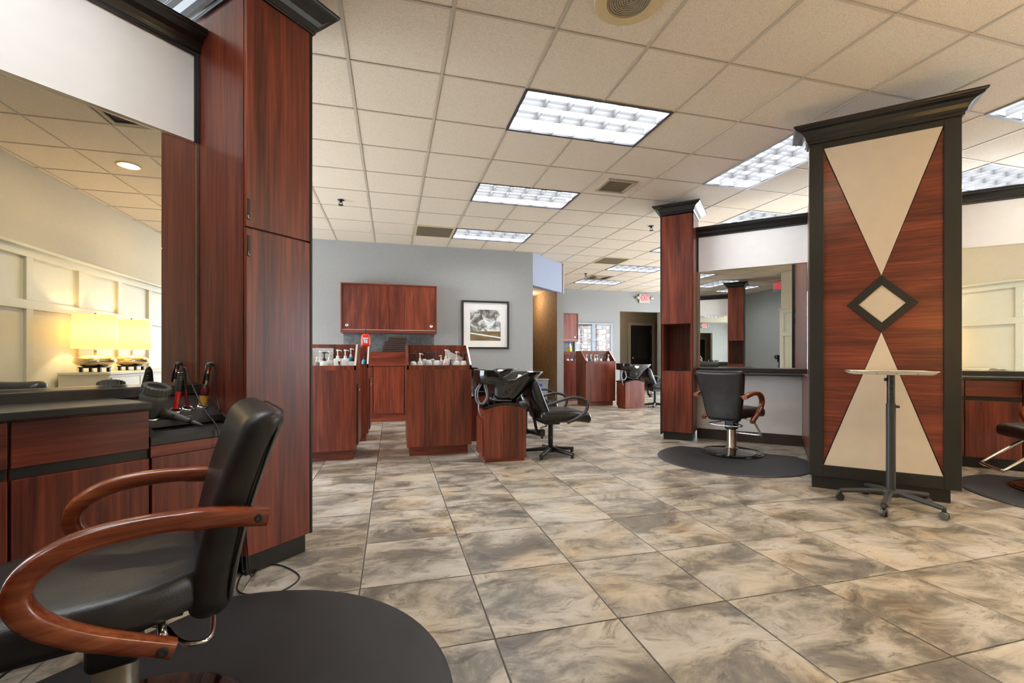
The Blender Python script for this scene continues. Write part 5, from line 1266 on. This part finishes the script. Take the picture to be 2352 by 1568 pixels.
# ================================================================== LAMPS AND CHEST AT THE SOUTH WALL (reflected)
t = thing('chest', 'low cream painted chest carrying two table lamps', 'chest', (2.42, Y_S + 0.05, 0))
box(0.03, 1.77, 0.03, 0.44, 0.0, 0.06).build('plinth', 'chest', t); box(0.0, 1.80, 0.0, 0.46, 0.06, 0.83).build('body', 'chest', t, bevel=0.004); box(-0.015, 1.815, 0.0, 0.485, 0.83, 0.86).build('top', 'chest', t, bevel=0.006)
for i in range(3):
    for z0 in (0.10, 0.47):
        dd = box(0.03 + i * 0.585, 0.60 + i * 0.585, 0.46, 0.478, z0, z0 + 0.33).build('drawer_front', 'chest', t, bevel=0.004)
        MB().tube([(0.315 + i * 0.585 + 0.02 * math.cos(a), 0.486, z0 + 0.17 + 0.02 * math.sin(a)) for a in [kk * PI / 6 for kk in range(12)]], 0.004, 6, True).build('ring_pull', 'lampmetal', dd, True)
def table_lamp(label, loc):
    t = thing('table_lamp', label, 'lamp', loc, 0, 'table lamps on the chest')
    for s in (-1, 1):
        for s2 in (-1, 1): MB().box(s * 0.085 - 0.014, s * 0.085 + 0.014, s2 * 0.085 - 0.014, s2 * 0.085 + 0.014, 0.0, 0.055).build('foot', 'black', t)
    MB().box(-0.105, 0.105, -0.105, 0.105, 0.045, 0.06).build('base', 'black', t, bevel=0.004)
    MB().lathe([(0.0, 0.055)] + [(0.19 * math.cos(a), 0.125 + 0.075 * math.sin(a)) for a in [-PI / 2 + PI * (kk + 1) / 17 for kk in range(16)]] + [(0.0, 0.20)], 40).build('body', 'lampmetal', t, True)
    MB().tube([(0, 0, 0.195), (0, 0, 0.30)], 0.014, 12).build('stem', 'steel', t, True)
    MB().lathe([(0.205, 0.265), (0.192, 0.645), (0.190, 0.645), (0.203, 0.265)], 48, ring=True).build('shade', 'shade', t, True, auto=0.6)
    MB().lathe([(0, 0.655), (0.012, 0.66), (0, 0.672)], 10).build('finial', 'black', t, True)
    MB().tube([(-0.191, 0, 0.64), (0.191, 0, 0.64)], 0.003, 6).tube([(0, -0.191, 0.64), (0, 0.191, 0.64)], 0.003, 6).tube([(0, 0, 0.3), (0, 0, 0.66)], 0.004, 6).build('harp', 'black', t)
    ld = bpy.data.lights.new('lamp_bulb', 'POINT'); ld.energy = 7; ld.color = (1.0, 0.74, 0.40); ld.shadow_soft_size = 0.035
    lo = bpy.data.objects.new('lamp_bulb', ld); C.objects.link(lo); lo.parent = t; lo.location = (0.03, 0, 0.45)
    return t
l1 = table_lamp('drum-shade table lamp with round gold body, left of the pair in the mirror', (2.60, 0.36, 0.861))
table_lamp('drum-shade table lamp with round gold body, right of the pair in the mirror', (3.34, 0.36, 0.861))

# camera on tripod (the one that shows in the middle mirror), standing behind the view point
t = thing('tripod_camera', 'black camera on a tripod reflected in the middle mirror', 'camera', (-0.26 * 0.30, -0.966 * 0.30, 0), -YAW)
MB().rbox((0.075, 0.035, 0.05), 0.012, (1, 1, 1), c=(0, 0.10, 1.03)).build('camera_body', 'blk_plastic', t, True)
MB().lathe([(0, 0), (0.036, 0.0), (0.036, 0.06), (0.041, 0.062), (0.041, 0.09), (0.033, 0.092), (0.03, 0.085), (0, 0.08)], 24, Matrix.Rotation(-PI / 2, 4, 'X'), (0, 0.135, 1.03)).build('lens', 'blk_plastic', t, True, auto=0.6)
MB().rbox((0.03, 0.03, 0.035), 0.01, (1, 1, 1), c=(0, 0.09, 0.945)).tube([(0, 0.08, 0.93), (0, 0.08, 0.55)], 0.015, 12).build('center_column', 'blk_plastic', t, True, auto=0.8)
for k in range(3):
    an = -PI / 2 + 2 * PI * k / 3; MB().tube([(0, 0.08, 0.80), (0.36 * math.cos(an), 0.08 + 0.36 * math.sin(an), 0.008)], [0.015, 0.01], 10).build('leg', 'blk_plastic', t, True, auto=0.8)

# corridor glow: small unseen ceiling lamps assumed in the corridor mouth and far hall
for (x, y, z, e, c_, lab) in ((2.93, 10.0, 2.499, 12, (1, 0.72, 0.42), 'assumed small round ceiling lamp inside the brown corridor'), (7.0, 12.7, 2.619, 7, (1, 0.78, 0.5), 'assumed small round ceiling lamp in the hall beyond the far doorway')):
    t = thing('assumed_ceiling_lamp', lab, 'ceiling lamp', (x, y, z), 0, 'assumed small round ceiling lamps')
    MB().lathe([(0.14, 0.0), (0.14, -0.02), (0.12, -0.02), (0.12, 0.0)], 24, ring=True).build('rim', 'white_plastic', t, True, auto=0.6)
    MB().lathe([(0.12, -0.012), (0.10, -0.05), (0.05, -0.07), (0, -0.075)], 24).build('diffuser', 'pearl', t, True)
    ld = bpy.data.lights.new('assumed_ceiling_lamp_bulb', 'POINT'); ld.energy = e; ld.color = c_; ld.shadow_soft_size = 0.1
    lo = bpy.data.objects.new('assumed_ceiling_lamp_bulb', ld); C.objects.link(lo); lo.location = (x, y, z - 0.12)
